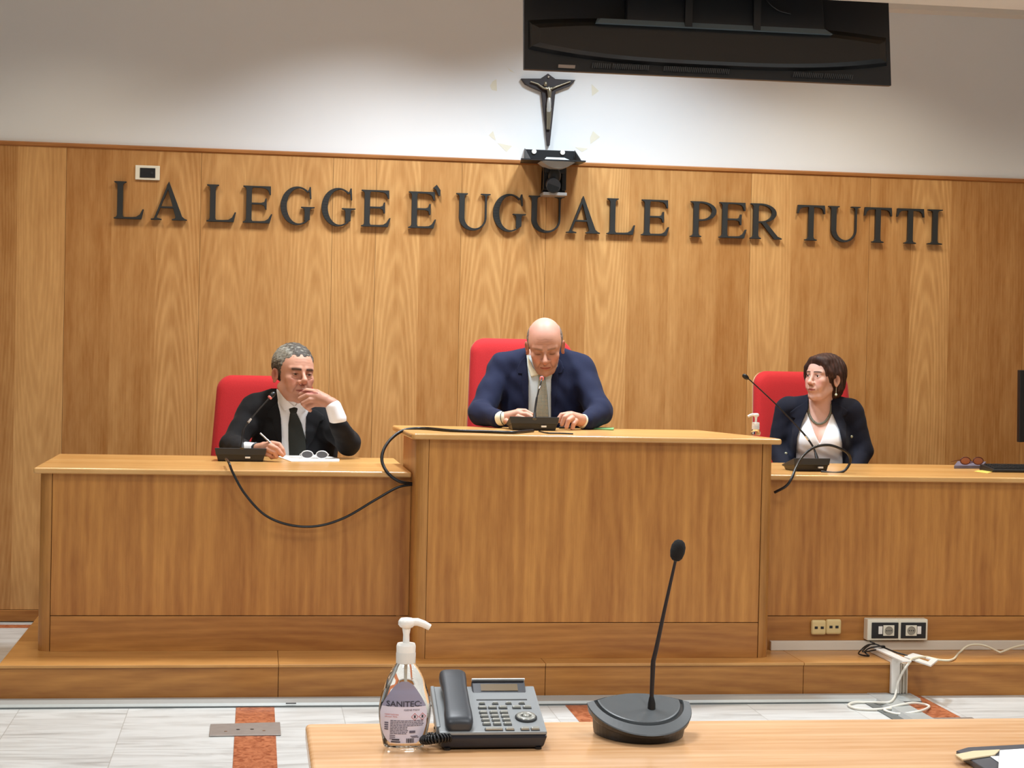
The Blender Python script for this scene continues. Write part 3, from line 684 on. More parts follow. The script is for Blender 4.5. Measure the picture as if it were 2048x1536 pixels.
# ------------------------------------------------------------------ things on the bench
def slab_on(name, label, cat, pix, z, t, mat, **k):
    P = [atZ(x, y, z) for x, y in pix]; P = [(p[0], p[1]) for p in P]
    ar = sum(P[i][0]*P[(i+1) % len(P)][1]-P[(i+1) % len(P)][0]*P[i][1] for i in range(len(P)))
    if ar < 0: P = P[::-1]
    o = MB().prism(P, lambda u, v, d: (u, v, d), z, z+t).build(name, mat, bevel=min(.0015, t*.3)); return setp(o, label, cat, **k)
M_PAPER = plain('paper', 'f2f2f0', .7)
slab_on('paper_sheet', 'white paper sheets under the folded glasses on the left desk', 'paper', [(556, 914), (572, 909), (645, 909), (679, 919), (678, 923.5), (582, 923.5)], .8895, .003, M_PAPER)
def glasses(label, c, s, rz, frame, lensm, z, cat='glasses'):
    t = empty('eyeglasses', (c[0], c[1], z), label, 'glasses', rot=(0, 0, rz))
    for sg in (-1, 1):
        pts = [(sg*.033*s+.026*s*math.cos(a), -.002, .022*s+.017*s*math.sin(a)) for a in [2*math.pi*k/20 for k in range(20)]]
        mb = MB(); R_ = []
        for k in range(20):
            p = Vector(pts[k]); a = 2*math.pi*k/20; nrm = Vector((math.cos(a), 0, math.sin(a)))
            R_.append([tuple(p+nrm*(.0022*math.cos(q))+Vector((0, .0022*math.sin(q), 0))) for q in [2*math.pi*j/6 for j in range(6)]])
        mb.rings(R_, closed=True); rim = mb.build('rim', frame, t, local=True)
        mb = MB(); mb.add([(p[0], p[1]+.0004, p[2]) for p in pts]+[(p[0], p[1]-.0004, p[2]) for p in pts], [list(range(20)), list(range(20, 40))[::-1]]); mb.build('lens', lensm, rim, local=True)
        mb = MB(); mb.tube(bez([(sg*.060*s, 0, .026*s), (sg*.064*s, .02, .022*s), (sg*.062*s, .08, .012), (sg*.05*s, .11, .004)]), .0018, 6); mb.build('temple', frame, t, local=True)
    mb = MB(); mb.tube(bez([(-.009*s, -.002, .024*s), (0, -.004, .019*s), (.009*s, -.002, .024*s)]), .002, 6); mb.build('bridge', frame, t, local=True)
    return t
M_LENS = plain('tinted_lens', '55585e', .1); M_GFR = plain('silver_frame', 'dcdcdc', .25, metal=.3)
g = atZ(629, 919, .893); glasses('pale rimmed glasses lying on the white paper on the left desk', g, 1.0, .0, M_GFR, M_LENS, .893)
g = atZ(1942, 932, .902); slab_on('tablet_computer', 'grey tablet with a pair of glasses lying on top on the right desk', 'tablet', [(1908, 937), (1965, 937), (1972, 929), (1915, 928)], .8965, .014, plain('blue_grey_plastic', '74748c', .35))
glasses('dark tortoiseshell glasses lying on the grey tablet on the right desk', atZ(1943, 930, .914), 1.0, .1, plain('tortoise_frame', '481414', .3), plain('clear_lens', 'a86a48', .1), .9115)
slab_on('paper_scrap', 'small yellow paper scrap beside the keyboard on the right desk', 'paper', [(1948, 943), (1975, 947), (1984, 944), (1978, 940.5), (1955, 941)], .8965, .001, plain('yellow_paper', 'e8c860', .7))
kb = empty('keyboard', tuple(atZ(2040, 942, .8965)), 'black computer keyboard at the right edge of the right desk', 'keyboard')
K0 = atZ(1986, 944.5, .8965)
MB().hexa([(K0[0], K0[1], .8965), (K0[0]+.44, K0[1]-.01, .8965), (K0[0]+.44, K0[1]+.16, .8965), (K0[0], K0[1]+.16, .8965)][::-1], [(K0[0], K0[1], .91), (K0[0]+.44, K0[1]-.01, .91), (K0[0]+.44, K0[1]+.15, .924), (K0[0], K0[1]+.15, .924)][::-1]).build('case', M_BLACK, kb, bevel=.004)
mb = MB()
for r_ in range(5):
    for c_ in range(20): x, y, z = K0[0]+.014+c_*.021, K0[1]+.018+r_*.024, .912+r_*.0024; mb.box((x, y, z), (x+.017, y+.019, z+.006))
o = mb.build('keys', M_BLACK2, kb); 
ms = atZ(1995, 939, .8965)
mb = MB().ball((ms[0], ms[1], .909), (.03, .05, .015), 10).build('computer_mouse', M_BLACK2); setp(mb, 'dark computer mouse beside the keyboard on the right desk', 'mouse')
# monitor at the right edge
q0, q1 = atY(2040, 740, 7.95), atY(2035, 884, 7.95)
mo = empty('computer_monitor', (q1[0]+.27, 7.98, .896), 'black computer monitor cut by the right edge of the photo, on the right desk', 'monitor')
mb = MB(); mb.hexa([(q1[0], 7.93, q1[2]), (q1[0]+.54, 7.99, q1[2]), (q1[0]+.54, 8.02, q1[2]), (q1[0], 7.96, q1[2])][::-1], [(q0[0], 7.95, q0[2]), (q0[0]+.54, 8.01, q0[2]), (q0[0]+.54, 8.04, q0[2]), (q0[0], 7.98, q0[2])][::-1]); mb.build('screen_housing', plain('monitor_black', '0c0a0a', .5), mo, bevel=.003)
x = q1[0]+.27; MB().box((x-.03, 7.985, .9), (x+.03, 8.01, 1.1)).build('stand', M_BLACK, mo, bevel=.002); MB().box((x-.12, 7.9, .8965), (x+.12, 8.08, .906)).build('foot', M_BLACK, mo, bevel=.003)

# pens, phone and note on the centre desk
def pen(name, label, a, b, r, mat, tip=None, grp=None, parent=None):
    t = empty(name, tuple(a), label, 'pen', grp); a, b = Vector(a), Vector(b); d = b-a
    MB().tube([a, a+d*.9], [r, r], 10).build('barrel', mat, t)
    MB().tube([a+d*.9, b], [r*.95, r*.2], 10).build('tip', tip or mat, t); return t
slab_on('mobile_phone', 'flat black phone lying behind the centre microphone, right of it', 'phone', [(1118, 857), (1147, 857.5), (1150, 854), (1122, 853)], ZM+.001, .008, M_BLACK)
M_GREEN = plain('green_plastic', '7cb87c', .4)
slab_on('highlighter_note', 'slim green folded note lying right of the bald man on the tall desk', 'note', [(1172, 858), (1227, 860.5), (1228, 857.5), (1176, 855.5)], ZM+.001, .006, M_GREEN)

# hand pump bottles
def glassmat(name, tint, rough=.02, ior=1.34):
    m, nt, b = newmat(name); b.inputs['Base Color'].default_value = (*tint, 1); b.inputs['Transmission Weight'].default_value = 1
    b.inputs['Roughness'].default_value = rough; b.inputs['IOR'].default_value = ior; return m
M_CLEAR = glassmat('clear_bottle', (.97, .95, .90))
def pump(t, c, z0, s, dirx, mat, neck_r=.0155):
    """c: axis, z0: shoulder top"""
    x, y = c[0], c[1]
    MB().lathe([(neck_r*1.02*s, 0), (neck_r*1.04*s, .016*s), (neck_r*s, .018*s)], (x, y, z0), 24).build('neck_ring', plain('frosted_plastic', 'd8d4cc', .4), t)
    MB().lathe([(neck_r*1.0*s, 0), (neck_r*1.02*s, .010*s), (neck_r*.92*s, .0145*s), (.006*s, .015*s)], (x, y, z0+.0175*s), 24).build('cap', mat, t)
    z1 = z0+.032*s
    MB().lathe([(.0055*s, 0), (.0052*s, .014*s), (.0075*s, .027*s)], (x, y, z1), 16).build('stem', mat, t)
    mb = MB(); mb.lathe([(.010*s, 0), (.0135*s, .004*s), (.0135*s, .010*s), (.010*s, .0145*s), (.004*s, .0155*s)], (x, y, z1+.026*s), 20)
    mb.tube(bez([(x, y, z1+.034*s), (x+dirx*.018*s, y, z1+.034*s), (x+dirx*.030*s, y, z1+.031*s), (x+dirx*.038*s, y, z1+.026*s)]), [.0062*s]*12+[.0055*s]*13, 10) if False else mb.tube([(x, y, z1+.034*s), (x+dirx*.018*s, y, z1+.0345*s), (x+dirx*.028*s, y, z1+.031*s), (x+dirx*.038*s, y, z1+.0255*s)], [.0065*s, .0062*s, .0058*s, .0052*s], 10)
    mb.build('pump_head', mat, t)
# small one at the rear right of the tall desk
b2 = atZ(1511, 877, ZM); b2 = np.array([2.06, 7.42, ZM]); q = atY(1511, 876, 7.42); b2[0] = q[0]
sb = empty('sanitizer_bottle', (b2[0], b2[1], ZM), 'small pump bottle at the right end of the tall desk, before the red chair', 'bottle')
MB().lathe([(.019, 0), (.021, .003), (.021, .012), (.018, .022), (.0135, .028)], (b2[0], b2[1], ZM+.0005), 20).build('body', M_CLEAR, sb)
pump(sb, b2, ZM+.026, .95, -1, M_WPL, .0165)
# ------------------------------------------------------------------ floor things
ch = empty('cable_duct', (.9, 6.97, 0), 'flat grey metal floor duct running along the foot of the platform step', 'duct')
MB().hexa([(XL+1, 6.90, 0), (2.72, 6.90, 0), (2.72, 7.038, 0), (XL+1, 7.038, 0)][::-1], [(XL+1, 6.915, .014), (2.72, 6.915, .014), (2.72, 7.03, .014), (XL+1, 7.03, .014)][::-1]).build('cover', M_ALU, ch)
MB().box((XL+1, 6.894, 0), (2.72, 6.8995, .006)).build('edge_strip', M_ALUD, ch)
q = atZ(582, 1406.5, .0145); MB().tube([(q[0]-.02, q[1], .0142), (q[0]+.02, q[1], .0142)], .0022, 6).build('latch_slot', M_BLACK, ch)
c2 = empty('floor_duct', (2.62, 5.6, 0), 'grey metal floor duct running toward the camera beside the red marble strip on the right', 'duct')
MB().hexa([(2.52, 3.6, 0), (2.635, 3.6, 0), (2.635, 7.038, 0), (2.52, 7.038, 0)], [(2.535, 3.6, .016), (2.62, 3.6, .016), (2.62, 7.03, .016), (2.535, 7.03, .016)]).build('cover', M_ALU, c2)
MB().box((2.475, 3.6, 0), (2.5195, 6.893, .004)).build('edge_strip', M_ALUD, c2)
M_PLATE = plain('worn_steel_plate', '98908a', .5, metal=.5, noise=.15, nscale=30)
def tplate(label, pix, holes):
    P = [atZ(x, y, .002) for x, y in pix]; c = sum(P)/len(P)
    t = empty('floor_plate', (c[0], c[1], 0), label, 'metal plate', 'steel plates across the red strips')
    Q = [(p[0], p[1]) for p in P]; ar = sum(Q[i][0]*Q[(i+1) % 4][1]-Q[(i+1) % 4][0]*Q[i][1] for i in range(4)); Q = Q if ar > 0 else Q[::-1]
    MB().prism(Q, lambda u, v, d: (u, v, d), .0005, .006).build('plate', M_PLATE, t, bevel=.002)
    for x, y, r, m in holes:
        h = atZ(x, y, .0062); MB().tube([(h[0], h[1], .0058), (h[0], h[1], .0068)], r, 12).build('screw' if m is M_CHROME else 'slot', m, t)
tplate('brushed steel plate screwed across the red marble strip on the left floor', [(418, 1473), (562, 1471), (560, 1446), (421, 1450)],
       [(451.5, 1463, .006, M_CHROME), (528, 1461.5, .006, M_CHROME), (476, 1459, .007, M_BLACK), (504, 1458.5, .007, M_BLACK)])
tplate('steel plate on the right floor partly hidden by the foreground table', [(1800, 1448), (1965, 1448), (1944, 1436), (1822, 1438)], [(1905, 1440, .006, M_CHROME)])

# sockets and trunking at the foot of the right desk
Yp = 7.352
def rbox(name, a, b, t, mat, root, bev): A, B = atY(*a, Yp-t), atY(*b, Yp-t); return MB().box((A[0], Yp-t, B[2]), (B[0], Yp-.0005, A[2])).build(name, mat, root, bevel=bev, seg=3)
for (x0, x1, y0, y1, lab) in ((1624, 1652.5, 1240.5, 1270, 'left one of two beige rounded phone sockets on the right desk plinth'), (1653.5, 1683, 1239, 1269, 'right one of two beige rounded phone sockets on the right desk plinth')):
    c = atY((x0+x1)/2, (y0+y1)/2, Yp); t = empty('phone_socket', tuple(c), lab, 'socket', 'beige phone sockets')
    rbox('cover', (x0, y0), (x1, y1), .022, M_BEIGE, t, .009)
    for dx in (6.5, 18.5):
        A, B = atY(x0+dx-1, y0+12.5, Yp-.0226), atY(x0+dx+5, y0+17.5, Yp-.0226); MB().box((A[0], Yp-.0232, B[2]), (B[0], Yp-.0218, A[2])).build('jack', M_BLACK, t)
for (x0, x1, lab, fl) in ((1735.5, 1797.5, 'left white surface box with black socket plate on the right desk plinth', 0), (1798, 1855, 'right white surface box with black socket plate on the right desk plinth', 1)):
    c = atY((x0+x1)/2, 1260, Yp); t = empty('power_outlet', tuple(c), lab, 'power outlet', 'power outlets on the plinth')
    rbox('box', (x0, 1238.5), (x1, 1281), .05, M_IVORY, t, .004)
    A, B = atY(x0+8 if not fl else x0+4, 1245, Yp-.0505), atY(x1-1.5 if not fl else x1-4, 1276.5, Yp-.0505)
    MB().box((A[0], Yp-.054, B[2]), (B[0], Yp-.0495, A[2])).build('faceplate', M_BLACK, t, bevel=.002)
    sx0 = 1766.5 if not fl else 1811.5
    A, B = atY(sx0, 1250.5, Yp-.054), atY(sx0+21.5, 1271.5, Yp-.054)
    MB().box((A[0], Yp-.057, B[2]), (B[0], Yp-.0535, A[2])).build('socket', M_IVORY, t, bevel=.001); so = COL.objects[-1]
    cx, cz = (A[0]+B[0])/2, (A[2]+B[2])/2
    MB().lathe([(.0175, 0), (.0185, .001), (.0185, .002), (.0172, .002), (.0165, .0006)], (cx, Yp-.0572, cz), 24, axis=Matrix.Rotation(math.pi/2, 3, 'X')).build('socket_ring', plain('grey_ring', '908a7c', .5), so)
    mb = MB()
    for dx in (-.0095, 0, .0095): mb.tube([(cx+dx, Yp-.0575, cz), (cx+dx, Yp-.0592, cz)], .0024, 8)
    mb.build('pin_holes', M_BLACK, so)
    s0 = 1757 if not fl else 1834.5
    A, B = atY(s0, 1252.5, Yp-.054), atY(s0+7.5, 1268, Yp-.054); MB().box((A[0], Yp-.057, B[2]), (B[0], Yp-.0535, A[2])).build('module', M_WPL, t, bevel=.001)
tr = empty('cable_trunking', (3.5, Yp-.01, ZP), 'pale plastic trunking bar along the foot of the right desk', 'trunking')
A = atY(1541, 1289, Yp-.02); MB().box((A[0], Yp-.028, ZP+.0005), (5.4, Yp-.0005, .1815)).build('bar', M_TRUNK, tr, bevel=.002)
# white trunking crossing the tread and down the riser
tv_ = empty('trunking_elbow', tuple(atY(1800, 1320, 7.03)), 'white trunking crossing the step top and running down the riser on the right', 'trunking')
P0, P1 = atZ(1722, 1290, ZP), atZ(1800, 1326, ZP)
X0_, X1_ = atY(1780, 1340, 7.03)[0], atY(1796.5, 1340, 7.03)[0]
MB().hexa([(X0_, 7.012, ZP+.0005), (X1_+.012, 7.012, ZP+.0005), (X1_+.012, 7.322, ZP+.0005), (X0_, 7.322, ZP+.0005)], [(X0_+.002, 7.012, ZP+.022), (X1_+.01, 7.012, ZP+.022), (X1_+.01, 7.322, ZP+.022), (X0_+.002, 7.322, ZP+.022)]).build('tread_run', M_WPL, tv_, bevel=.002)
MB().box((X0_, 7.008, .016), (X1_, 7.0315, ZP+.021)).build('riser_run', M_WPL, tv_, bevel=.002)
X2_, X3_ = atY(1799, 1350, 7.02)[0], atY(1813, 1350, 7.02)[0]
mb = MB(); mb.box((X2_, 7.026, .016), (X3_, 7.0315, ZP-.003)); mb.box((X2_, 7.006, .016), (X2_+.003, 7.026, ZP-.003)); mb.box((X3_-.003, 7.006, .016), (X3_, 7.026, ZP-.003)); mb.box(((X2_+X3_)/2-.002, 7.01, .016), ((X2_+X3_)/2+.001, 7.026, ZP-.003)); mb.build('open_channel', M_TRUNK, tv_, bevel=.0008)
# loose trunking lid and cover frame
def strip3(a, b, w2, z, t):
    a, b = Vector((a[0], a[1], 0)), Vector((b[0], b[1], 0)); n = (b-a).normalized(); n = Vector((-n.y, n.x, 0))*w2
    Q = [a-n, b-n, b+n, a+n]; return MB().prism([(q.x, q.y) for q in Q], lambda u, v, d: (u, v, d), z, z+t)
o = strip3(atZ(1745, 1291, ZP+.03), atZ(1814, 1322, ZP+.03), .02, ZP+.024, .007).build('plastic_strip', M_WPL, bevel=.001); setp(o, 'loose white trunking lid lying over the step beside the black cable knot', 'plastic strip')
fr = empty('socket_frame', tuple(atZ(1843, 1323, ZP)), 'loose white rectangular socket cover frame lying on the step edge', 'cover frame')
Q = [atZ(1808, 1316, ZP+.012), atZ(1862, 1334, ZP+.012), atZ(1876, 1322, ZP+.012), atZ(1826, 1309, ZP+.012)]
c_ = sum(Q)/4; In = [c_+(q-c_)*.45+np.array([.01, 0, 0]) for q in Q]
mb = MB()
for k in range(4):
    a, b, c, d = Q[k], Q[(k+1) % 4], In[(k+1) % 4], In[k]
    lo_ = [(p[0], p[1], ZP+.012) for p in (a, b, c, d)]; hi_ = [(p[0], p[1], ZP+.019) for p in (a, b, c, d)]
    mb.hexa(lo_, hi_)
mb.build('frame', M_WPL, fr, bevel=.0008)
M_CREAM = plain('cream_cable', 'e6dcc0', .4)
cable('cable', 'cream cable trailing right along the step from the socket frame',
      [atZ(1818, 1326, ZP+.022), atZ(1826, 1317, ZP+.025), atZ(1850, 1314, ZP+.02), atZ(1880, 1320, ZP+.008), atZ(1905, 1319, ZP+.006), atY(1918, 1306, 7.25), atY(1935, 1292, 7.28), atY(1955, 1289, 7.28), atY(1975, 1293, 7.27), atY(1998, 1304, 7.2), atY(2003, 1304, 7.2), atY(2030, 1294, 7.25), atY(2060, 1289, 7.28), atY(2100, 1292, 7.28)], .0048, M_CREAM)
cable('cable', 'white cable hanging from the step and coiling in two loops on the marble floor',
      [atY(1818, 1326, 7.005), atY(1806, 1343, 6.995), atY(1796, 1365, 6.99), atY(1792, 1385, 6.98), atZ(1787, 1398, .02), atZ(1776, 1405, .02), atZ(1745, 1405, .007), atZ(1712, 1404.5, .007), atZ(1697, 1410, .007), atZ(1715, 1417, .007), atZ(1760, 1418.5, .007), atZ(1800, 1410, .02), atZ(1826, 1406, .022), atZ(1850, 1409, .01), atZ(1858, 1414, .008), atZ(1840, 1422, .02), atZ(1800, 1428, .008), atZ(1778, 1424, .007), atZ(1769, 1419, .012), atZ(1782, 1417, .012)], .0052, plain('white_cable', 'ece8dc', .4))
cable('cable', 'tangled thin black cable knot on the white trunking below the sockets',
      [atY(1740, 1283, 7.27), atY(1750, 1288, 7.25), atY(1735, 1290, 7.2), atY(1722, 1300, 7.16), atZ(1718, 1308, ZP+.008), atZ(1738, 1312, ZP+.006), atZ(1730, 1304, ZP+.02), atY(1740, 1296, 7.2), atY(1765, 1292, 7.2), atY(1768, 1295, 7.2), atY(1750, 1300, 7.18), atY(1725, 1303, 7.16), atY(1745, 1288, 7.24), atY(1770, 1296, 7.2), atZ(1790, 1304, ZP+.028), atZ(1815, 1311, ZP+.02)], .0032, M_RUBBER)

# ------------------------------------------------------------------ foreground table
ZT = .74
tb = empty('foreground_table', (1.1, 2.6, 0), 'light oak table in the foreground carrying bottle, telephone and microphone', 'table')
mb = MB(); R = .012; pts = [(.098, 1.9), (2.6, 1.9), (2.6, 3.11), (.098+R, 3.11)]+[(.098+R-R*math.sin(a), 3.11-R+R*math.cos(a)) for a in (.4, .8, 1.2, 1.57)]
mb.prism(pts, lambda u, v, d: (u, v, d), ZT-.03, ZT); mb.build('top', M_TABLE, tb, bevel=.007, seg=4)
for x in (.2, 2.5):
    for y in (2.0, 3.0): MB().box((x-.03, y-.03, .001), (x+.03, y+.03, ZT-.0301)).build('leg', M_POST, tb, bevel=.003)

# bottle
B = atZ(810, 1500, ZT); bx, by = B[0], B[1]+.02
bt = empty('sanitizer_bottle', (bx, by, ZT), 'clear hand sanitizer pump bottle with printed label left of the telephone', 'bottle')
prof = [(0, .0), (.028, .0005), (.0335, .003), (.036, .012), (.0405, .035), (.0432, .055), (.0425, .072), (.038, .092), (.031, .112), (.0235, .128), (.0175, .138), (.015, .142)]
prof = [(r, z) for r, z in prof]; SY = .62
def brad(z):
    for (r0, z0_), (r1, z1_) in zip(prof, prof[1:]):
        if z0_ <= z <= z1_: return r0+(r1-r0)*(z-z0_)/max(1e-6, z1_-z0_)
    return .015
P_ = bez([(r, 0, z) for r, z in prof[1:]], 4); pp = [(.004, .0003)]+[(v.x, v.z) for v in P_]
def sy_(z): return SY+(1-SY)*max(0, (z-.10)/.04) if z > .10 else SY
mb = MB(); R_ = []
for r, z in pp:
    s_ = min(1, sy_(z)); R_.append([(bx+r*math.cos(2*math.pi*k/48), by+r*s_*math.sin(2*math.pi*k/48), ZT+.0005+z) for k in range(48)])
mb.rings(R_); mb.build('body', M_CLEAR, bt)
pump(bt, (bx, by), ZT+.1405, 1.02, 1, M_WPL)
MB().tube([(bx, by, ZT+.012), (bx, by, ZT+.14)], .0022, 8).build('dip_tube', plain('tube_plastic', 'd8d4c8', .4), bt)
# label: wraps the front, built as curved sheet with printed relief
def onb(u, v, e=.0004):
    """u across (m), v up from bottle base; -> point on the bottle front"""
    r = brad(v)+e; s_ = min(1, sy_(v)); a = max(-1, min(1, u/r)); return (bx+u, by-r*s_*math.sqrt(max(0, 1-a*a))-e, ZT+.0005+v)
LC = -.003
LT = [(0, .020), (.06, .028), (.15, .033), (.3, .0375), (.5, .0385), (.62, .0355), (.75, .028), (.86, .0205), (.94, .014), (1, .004)]
def lab_half(v):   # half width of the label at height v: pointed arch
    t = min(1, max(0, (v-.010)/.104))
    for (a0, w0), (a1, w1) in zip(LT, LT[1:]):
        if t <= a1: return min(w0+(w1-w0)*(t-a0)/(a1-a0), brad(v)*.93)
def lsheet(name, v0, v1, mat, e, n=16, m=14):
    mb = MB(); V = [v0+(v1-v0)*k/n for k in range(n+1)]
    pts = [[onb(LC+lab_half(v)*(-1+2*j/m), v, e) for j in range(m+1)] for v in V]
    vs = [p for r in pts for p in r]; fs = [(a*(m+1)+b, a*(m+1)+b+1, (a+1)*(m+1)+b+1, (a+1)*(m+1)+b) for a in range(n) for b in range(m)]
    mb.add(vs, fs, True); return mb.build(name, mat, bt)
M_LW, M_LG = plain('label_white', 'd2ccda', .4), plain('label_grey', '8c889c', .4)
LB = lsheet('label', .011, .072, M_LW, .0006); lsheet('label_crest', .072, .113, M_LG, .0006)
M_INK, M_INKR, M_INKD = plain('label_ink', '5a5668', .5), plain('label_red_ink', 'c05a50', .5), plain('label_dark_ink', '35323c', .5)
def ltext(txt, u0, v0, size, mat, wfit=None):
    vs, fs = text_polys(txt, size, 1 if wfit and size > .01 else 0)
    if wfit: w0 = max(v[0] for v in vs); k = wfit/w0; vs = [(v[0]*k, v[1], v[2]) for v in vs]
    vs = [onb(u0+v[0], v0+v[1], .0010) for v in vs]; MB().add(vs, fs).build('print', mat, LB)
def lrect(u0, u1, v0, v1, mat, mbx=None):
    mb = mbx or MB(); n = 6
    vs = [onb(u0+(u1-u0)*k/n, v, .0010) for v in (v0, v1) for k in range(n+1)]
    mb.add(vs, [(k, k+1, n+2+k, n+1+k) for k in range(n)])
    if not mbx: mb.build('print', mat, LB)
ltext('SANITEC:', -.0325, .0725, .0125, M_INKD, .058)
ltext('IGIENE MANI', -.004, .0655, .0042, M_INK, .026)
ltext('DISINFETTANTE MANI', -.0345, .058, .0032, M_INKR, .022); ltext('alcool 70%', -.0345, .0545, .0032, M_INKR, .020)
for u in (.0145, .0275):
    mb = MB(); 
    for k in range(4):
        a0, a1 = math.pi/2*k, math.pi/2*(k+1); o0, o1 = (u+.0062*math.cos(a0), .0555+.0062*math.sin(a0)), (u+.0062*math.cos(a1), .0555+.0062*math.sin(a1))
        i0, i1 = (u+.0052*math.cos(a0), .0555+.0052*math.sin(a0)), (u+.0052*math.cos(a1), .0555+.0052*math.sin(a1))
        mb.add([onb(*p, .001) for p in (o0, o1, i1, i0)], [(0, 1, 2, 3)])
    mb.build('print', M_INKR, LB)
    lrect(u-.0014, u+.0014, .0535, .0580, M_INKD)
mb = MB(); rr_ = random.Random(5)
for k in range(9):
    v = .0485-k*.0027; x1_ = .030 if k < 4 else .004
    u = -.0255
    while u < x1_-.004:
        w_ = rr_.uniform(.002, .006); lrect(u, min(u+w_, x1_), v, v+.0012, None, mb); u += w_+.0008
for k in range(4): lrect(-.0345, -.0285, .044-k*.0036, .046-k*.0036, None, mb)
for k in range(3): lrect(-.026, -.017, .0235-k*.003, .0247-k*.003, None, mb)
lrect(.006, .016, .0285, .0325, None, mb); lrect(.008, .020, .0225, .0238, None, mb); lrect(.010, .022, .0205, .0215, None, mb)
mb.build('print', M_INK, LB)
mb = MB(); u = .0015
while u < .0145: w_ = rr_.choice((.0005, .0009, .0013)); lrect(u, u+w_, .012, .0195, None, mb); u += w_+rr_.choice((.0005, .0009))
lrect(-.0235, -.0085, .0125, .0145, None, mb); lrect(-.022, -.010, .0160, .0185, None, mb); mb.build('print', M_INKD, LB)

# telephone
F0 = atZ(878, 1500, ZT); Wd = .181; px0 = F0[0]-.001; py0 = 2.885
ph = empty('desk_telephone', (px0+Wd/2, py0, ZT), 'grey and black office desk telephone with handset in the foreground', 'telephone')
M_PG, M_PB = plain('phone_silver', '8c9092', .38, noise=.02, metal=.2), plain('phone_black', '191b24', .35)
dz0, dz1, dep = .026, .067, .19
sk = .006   # slight skew to the left going back
def PT(u, v, h=0):   # u 0..1 across, v 0..1 depth, on the slanted face
    return (px0+u*Wd+sk*v, py0+v*dep-h*.22, ZT+dz0+(dz1-dz0)*v+h)
mb = MB(); mb.hexa([(px0+.004, py0+.006, ZT+.003), (px0+Wd-.006, py0+.006, ZT+.003), (px0+Wd+sk-.006, py0+dep, ZT+.003), (px0+sk+.004, py0+dep, ZT+.003)],
                   [PT(0, 0, -.002), PT(1, 0, -.002), PT(1, 1, -.002), PT(0, 1, -.002)]); mb.build('base', M_PB, ph, bevel=.004)
mb = MB(); mb.hexa([PT(0, .015, -.002), PT(.995, .015, -.002), PT(.995, 1, -.002), PT(0, 1, -.002)], [PT(.002, .017, .004), PT(.993, .017, .004), PT(.993, .998, .004), PT(.002, .998, .004)]); mb.build('face', M_PG, ph, bevel=.002)
for u, v in ((.08, .05), (.92, .05), (.08, .9), (.92, .9)): q = (px0+u*Wd, py0+v*dep, ZT); MB().tube([(q[0], q[1], ZT+.0003), (q[0], q[1], ZT+.004)], .006, 10).build('foot', M_RUBBER, ph)
def key(nm, u0, u1, v0, v1, h0, h1, mat, bev=.0012, par=None): return MB().hexa([PT(u0, v0, h0), PT(u1, v0, h0), PT(u1, v1, h0), PT(u0, v1, h0)], [PT(u0+.003, v0+.003, h1), PT(u1-.003, v0+.003, h1), PT(u1-.003, v1-.003, h1), PT(u0+.003, v1-.003, h1)]).build(nm, mat, par or ph, bevel=bev)
# display, tilted up
mb = MB(); a, b = PT(.38, .83, .003), PT(.90, .83, .003); c, d = PT(.90, 1.01, .013), PT(.38, 1.01, .013)
mb.hexa([(a[0], a[1]+.004, a[2]-.004), (b[0], b[1]+.004, b[2]-.004), (c[0], c[1]+.02, c[2]-.022), (d[0], d[1]+.02, d[2]-.022)], [a, b, c, d]); dh = mb.build('display_housing', M_PB, ph, bevel=.002)
def LP(s, t, h=.0008): return tuple(np.array(a)*(1-s)*(1-t)+np.array(b)*s*(1-t)+np.array(c)*s*t+np.array(d)*(1-s)*t+np.array([0, -h*.8, h]))
mb = MB(); mb.add([LP(.16, .22), LP(.85, .22), LP(.85, .72), LP(.16, .72)], [(0, 1, 2, 3)]); mb.build('display', plain('lcd_screen', '6c5c46', .2), dh)
mb = MB(); mb.hexa([LP(0, .96, 0), LP(1, .96, 0), LP(1, 1.04, 0), LP(0, 1.04, 0)], [LP(0, .96, .004), LP(1, .96, .004), LP(1, 1.04, .004), LP(0, 1.04, .004)]); mb.build('display_trim', plain('bright_trim', 'c8ccca', .3, metal=.3), dh, bevel=.0005)
key('slot', .40, .89, .675, .70, .0038, .0046, M_BLACK, .0003)
M_KEY = plain('phone_key', 'a4a49c', .25, metal=.4); M_KRIM = plain('key_rim', '26282a', .5)
def keyb(u0, u1, v0, v1): kr = key('key', u0-.006, u1+.006, v0-.007, v1+.008, .003, .0052, M_KRIM, .0006); key('key_cap', u0, u1, v0, v1, .0045, .0085, M_KEY, par=kr)
for k in range(4): u = .42+k*.127; keyb(u, u+.052, .585, .605)
for u in (.405, .50, .60): keyb(u, u+.075, .49, .525)
for u in (.73, .83): keyb(u, u+.075, .49, .525)
for r_, v in enumerate((.385, .305, .225, .145)):
    for c_ in range(3): u = .405+c_*.098+(.003*r_); keyb(u, u+.070, v, v+.038)
keyb(.425, .585, .035, .075); keyb(.615, .69, .035, .075); keyb(.755, .83, .035, .075); keyb(.85, .925, .035, .075)
nc = PT(.83, .29, .004)
slope = math.atan2(dz1-dz0, dep); AX = Matrix.Rotation(slope, 3, 'X')
MB().lathe([(.0185, 0), (.0185, .003), (.0165, .004)], nc, 32, axis=AX).build('navigation_rim', M_KRIM, ph)
MB().lathe([(.0160, .001), (.0160, .0055), (.0090, .0062), (.0085, .004)], nc, 32, axis=AX).build('navigation_ring', M_KEY, ph)
MB().lathe([(.0055, .003), (.0055, .0065), (.003, .0072)], nc, 20, axis=AX).build('navigation_button', M_KEY, ph)
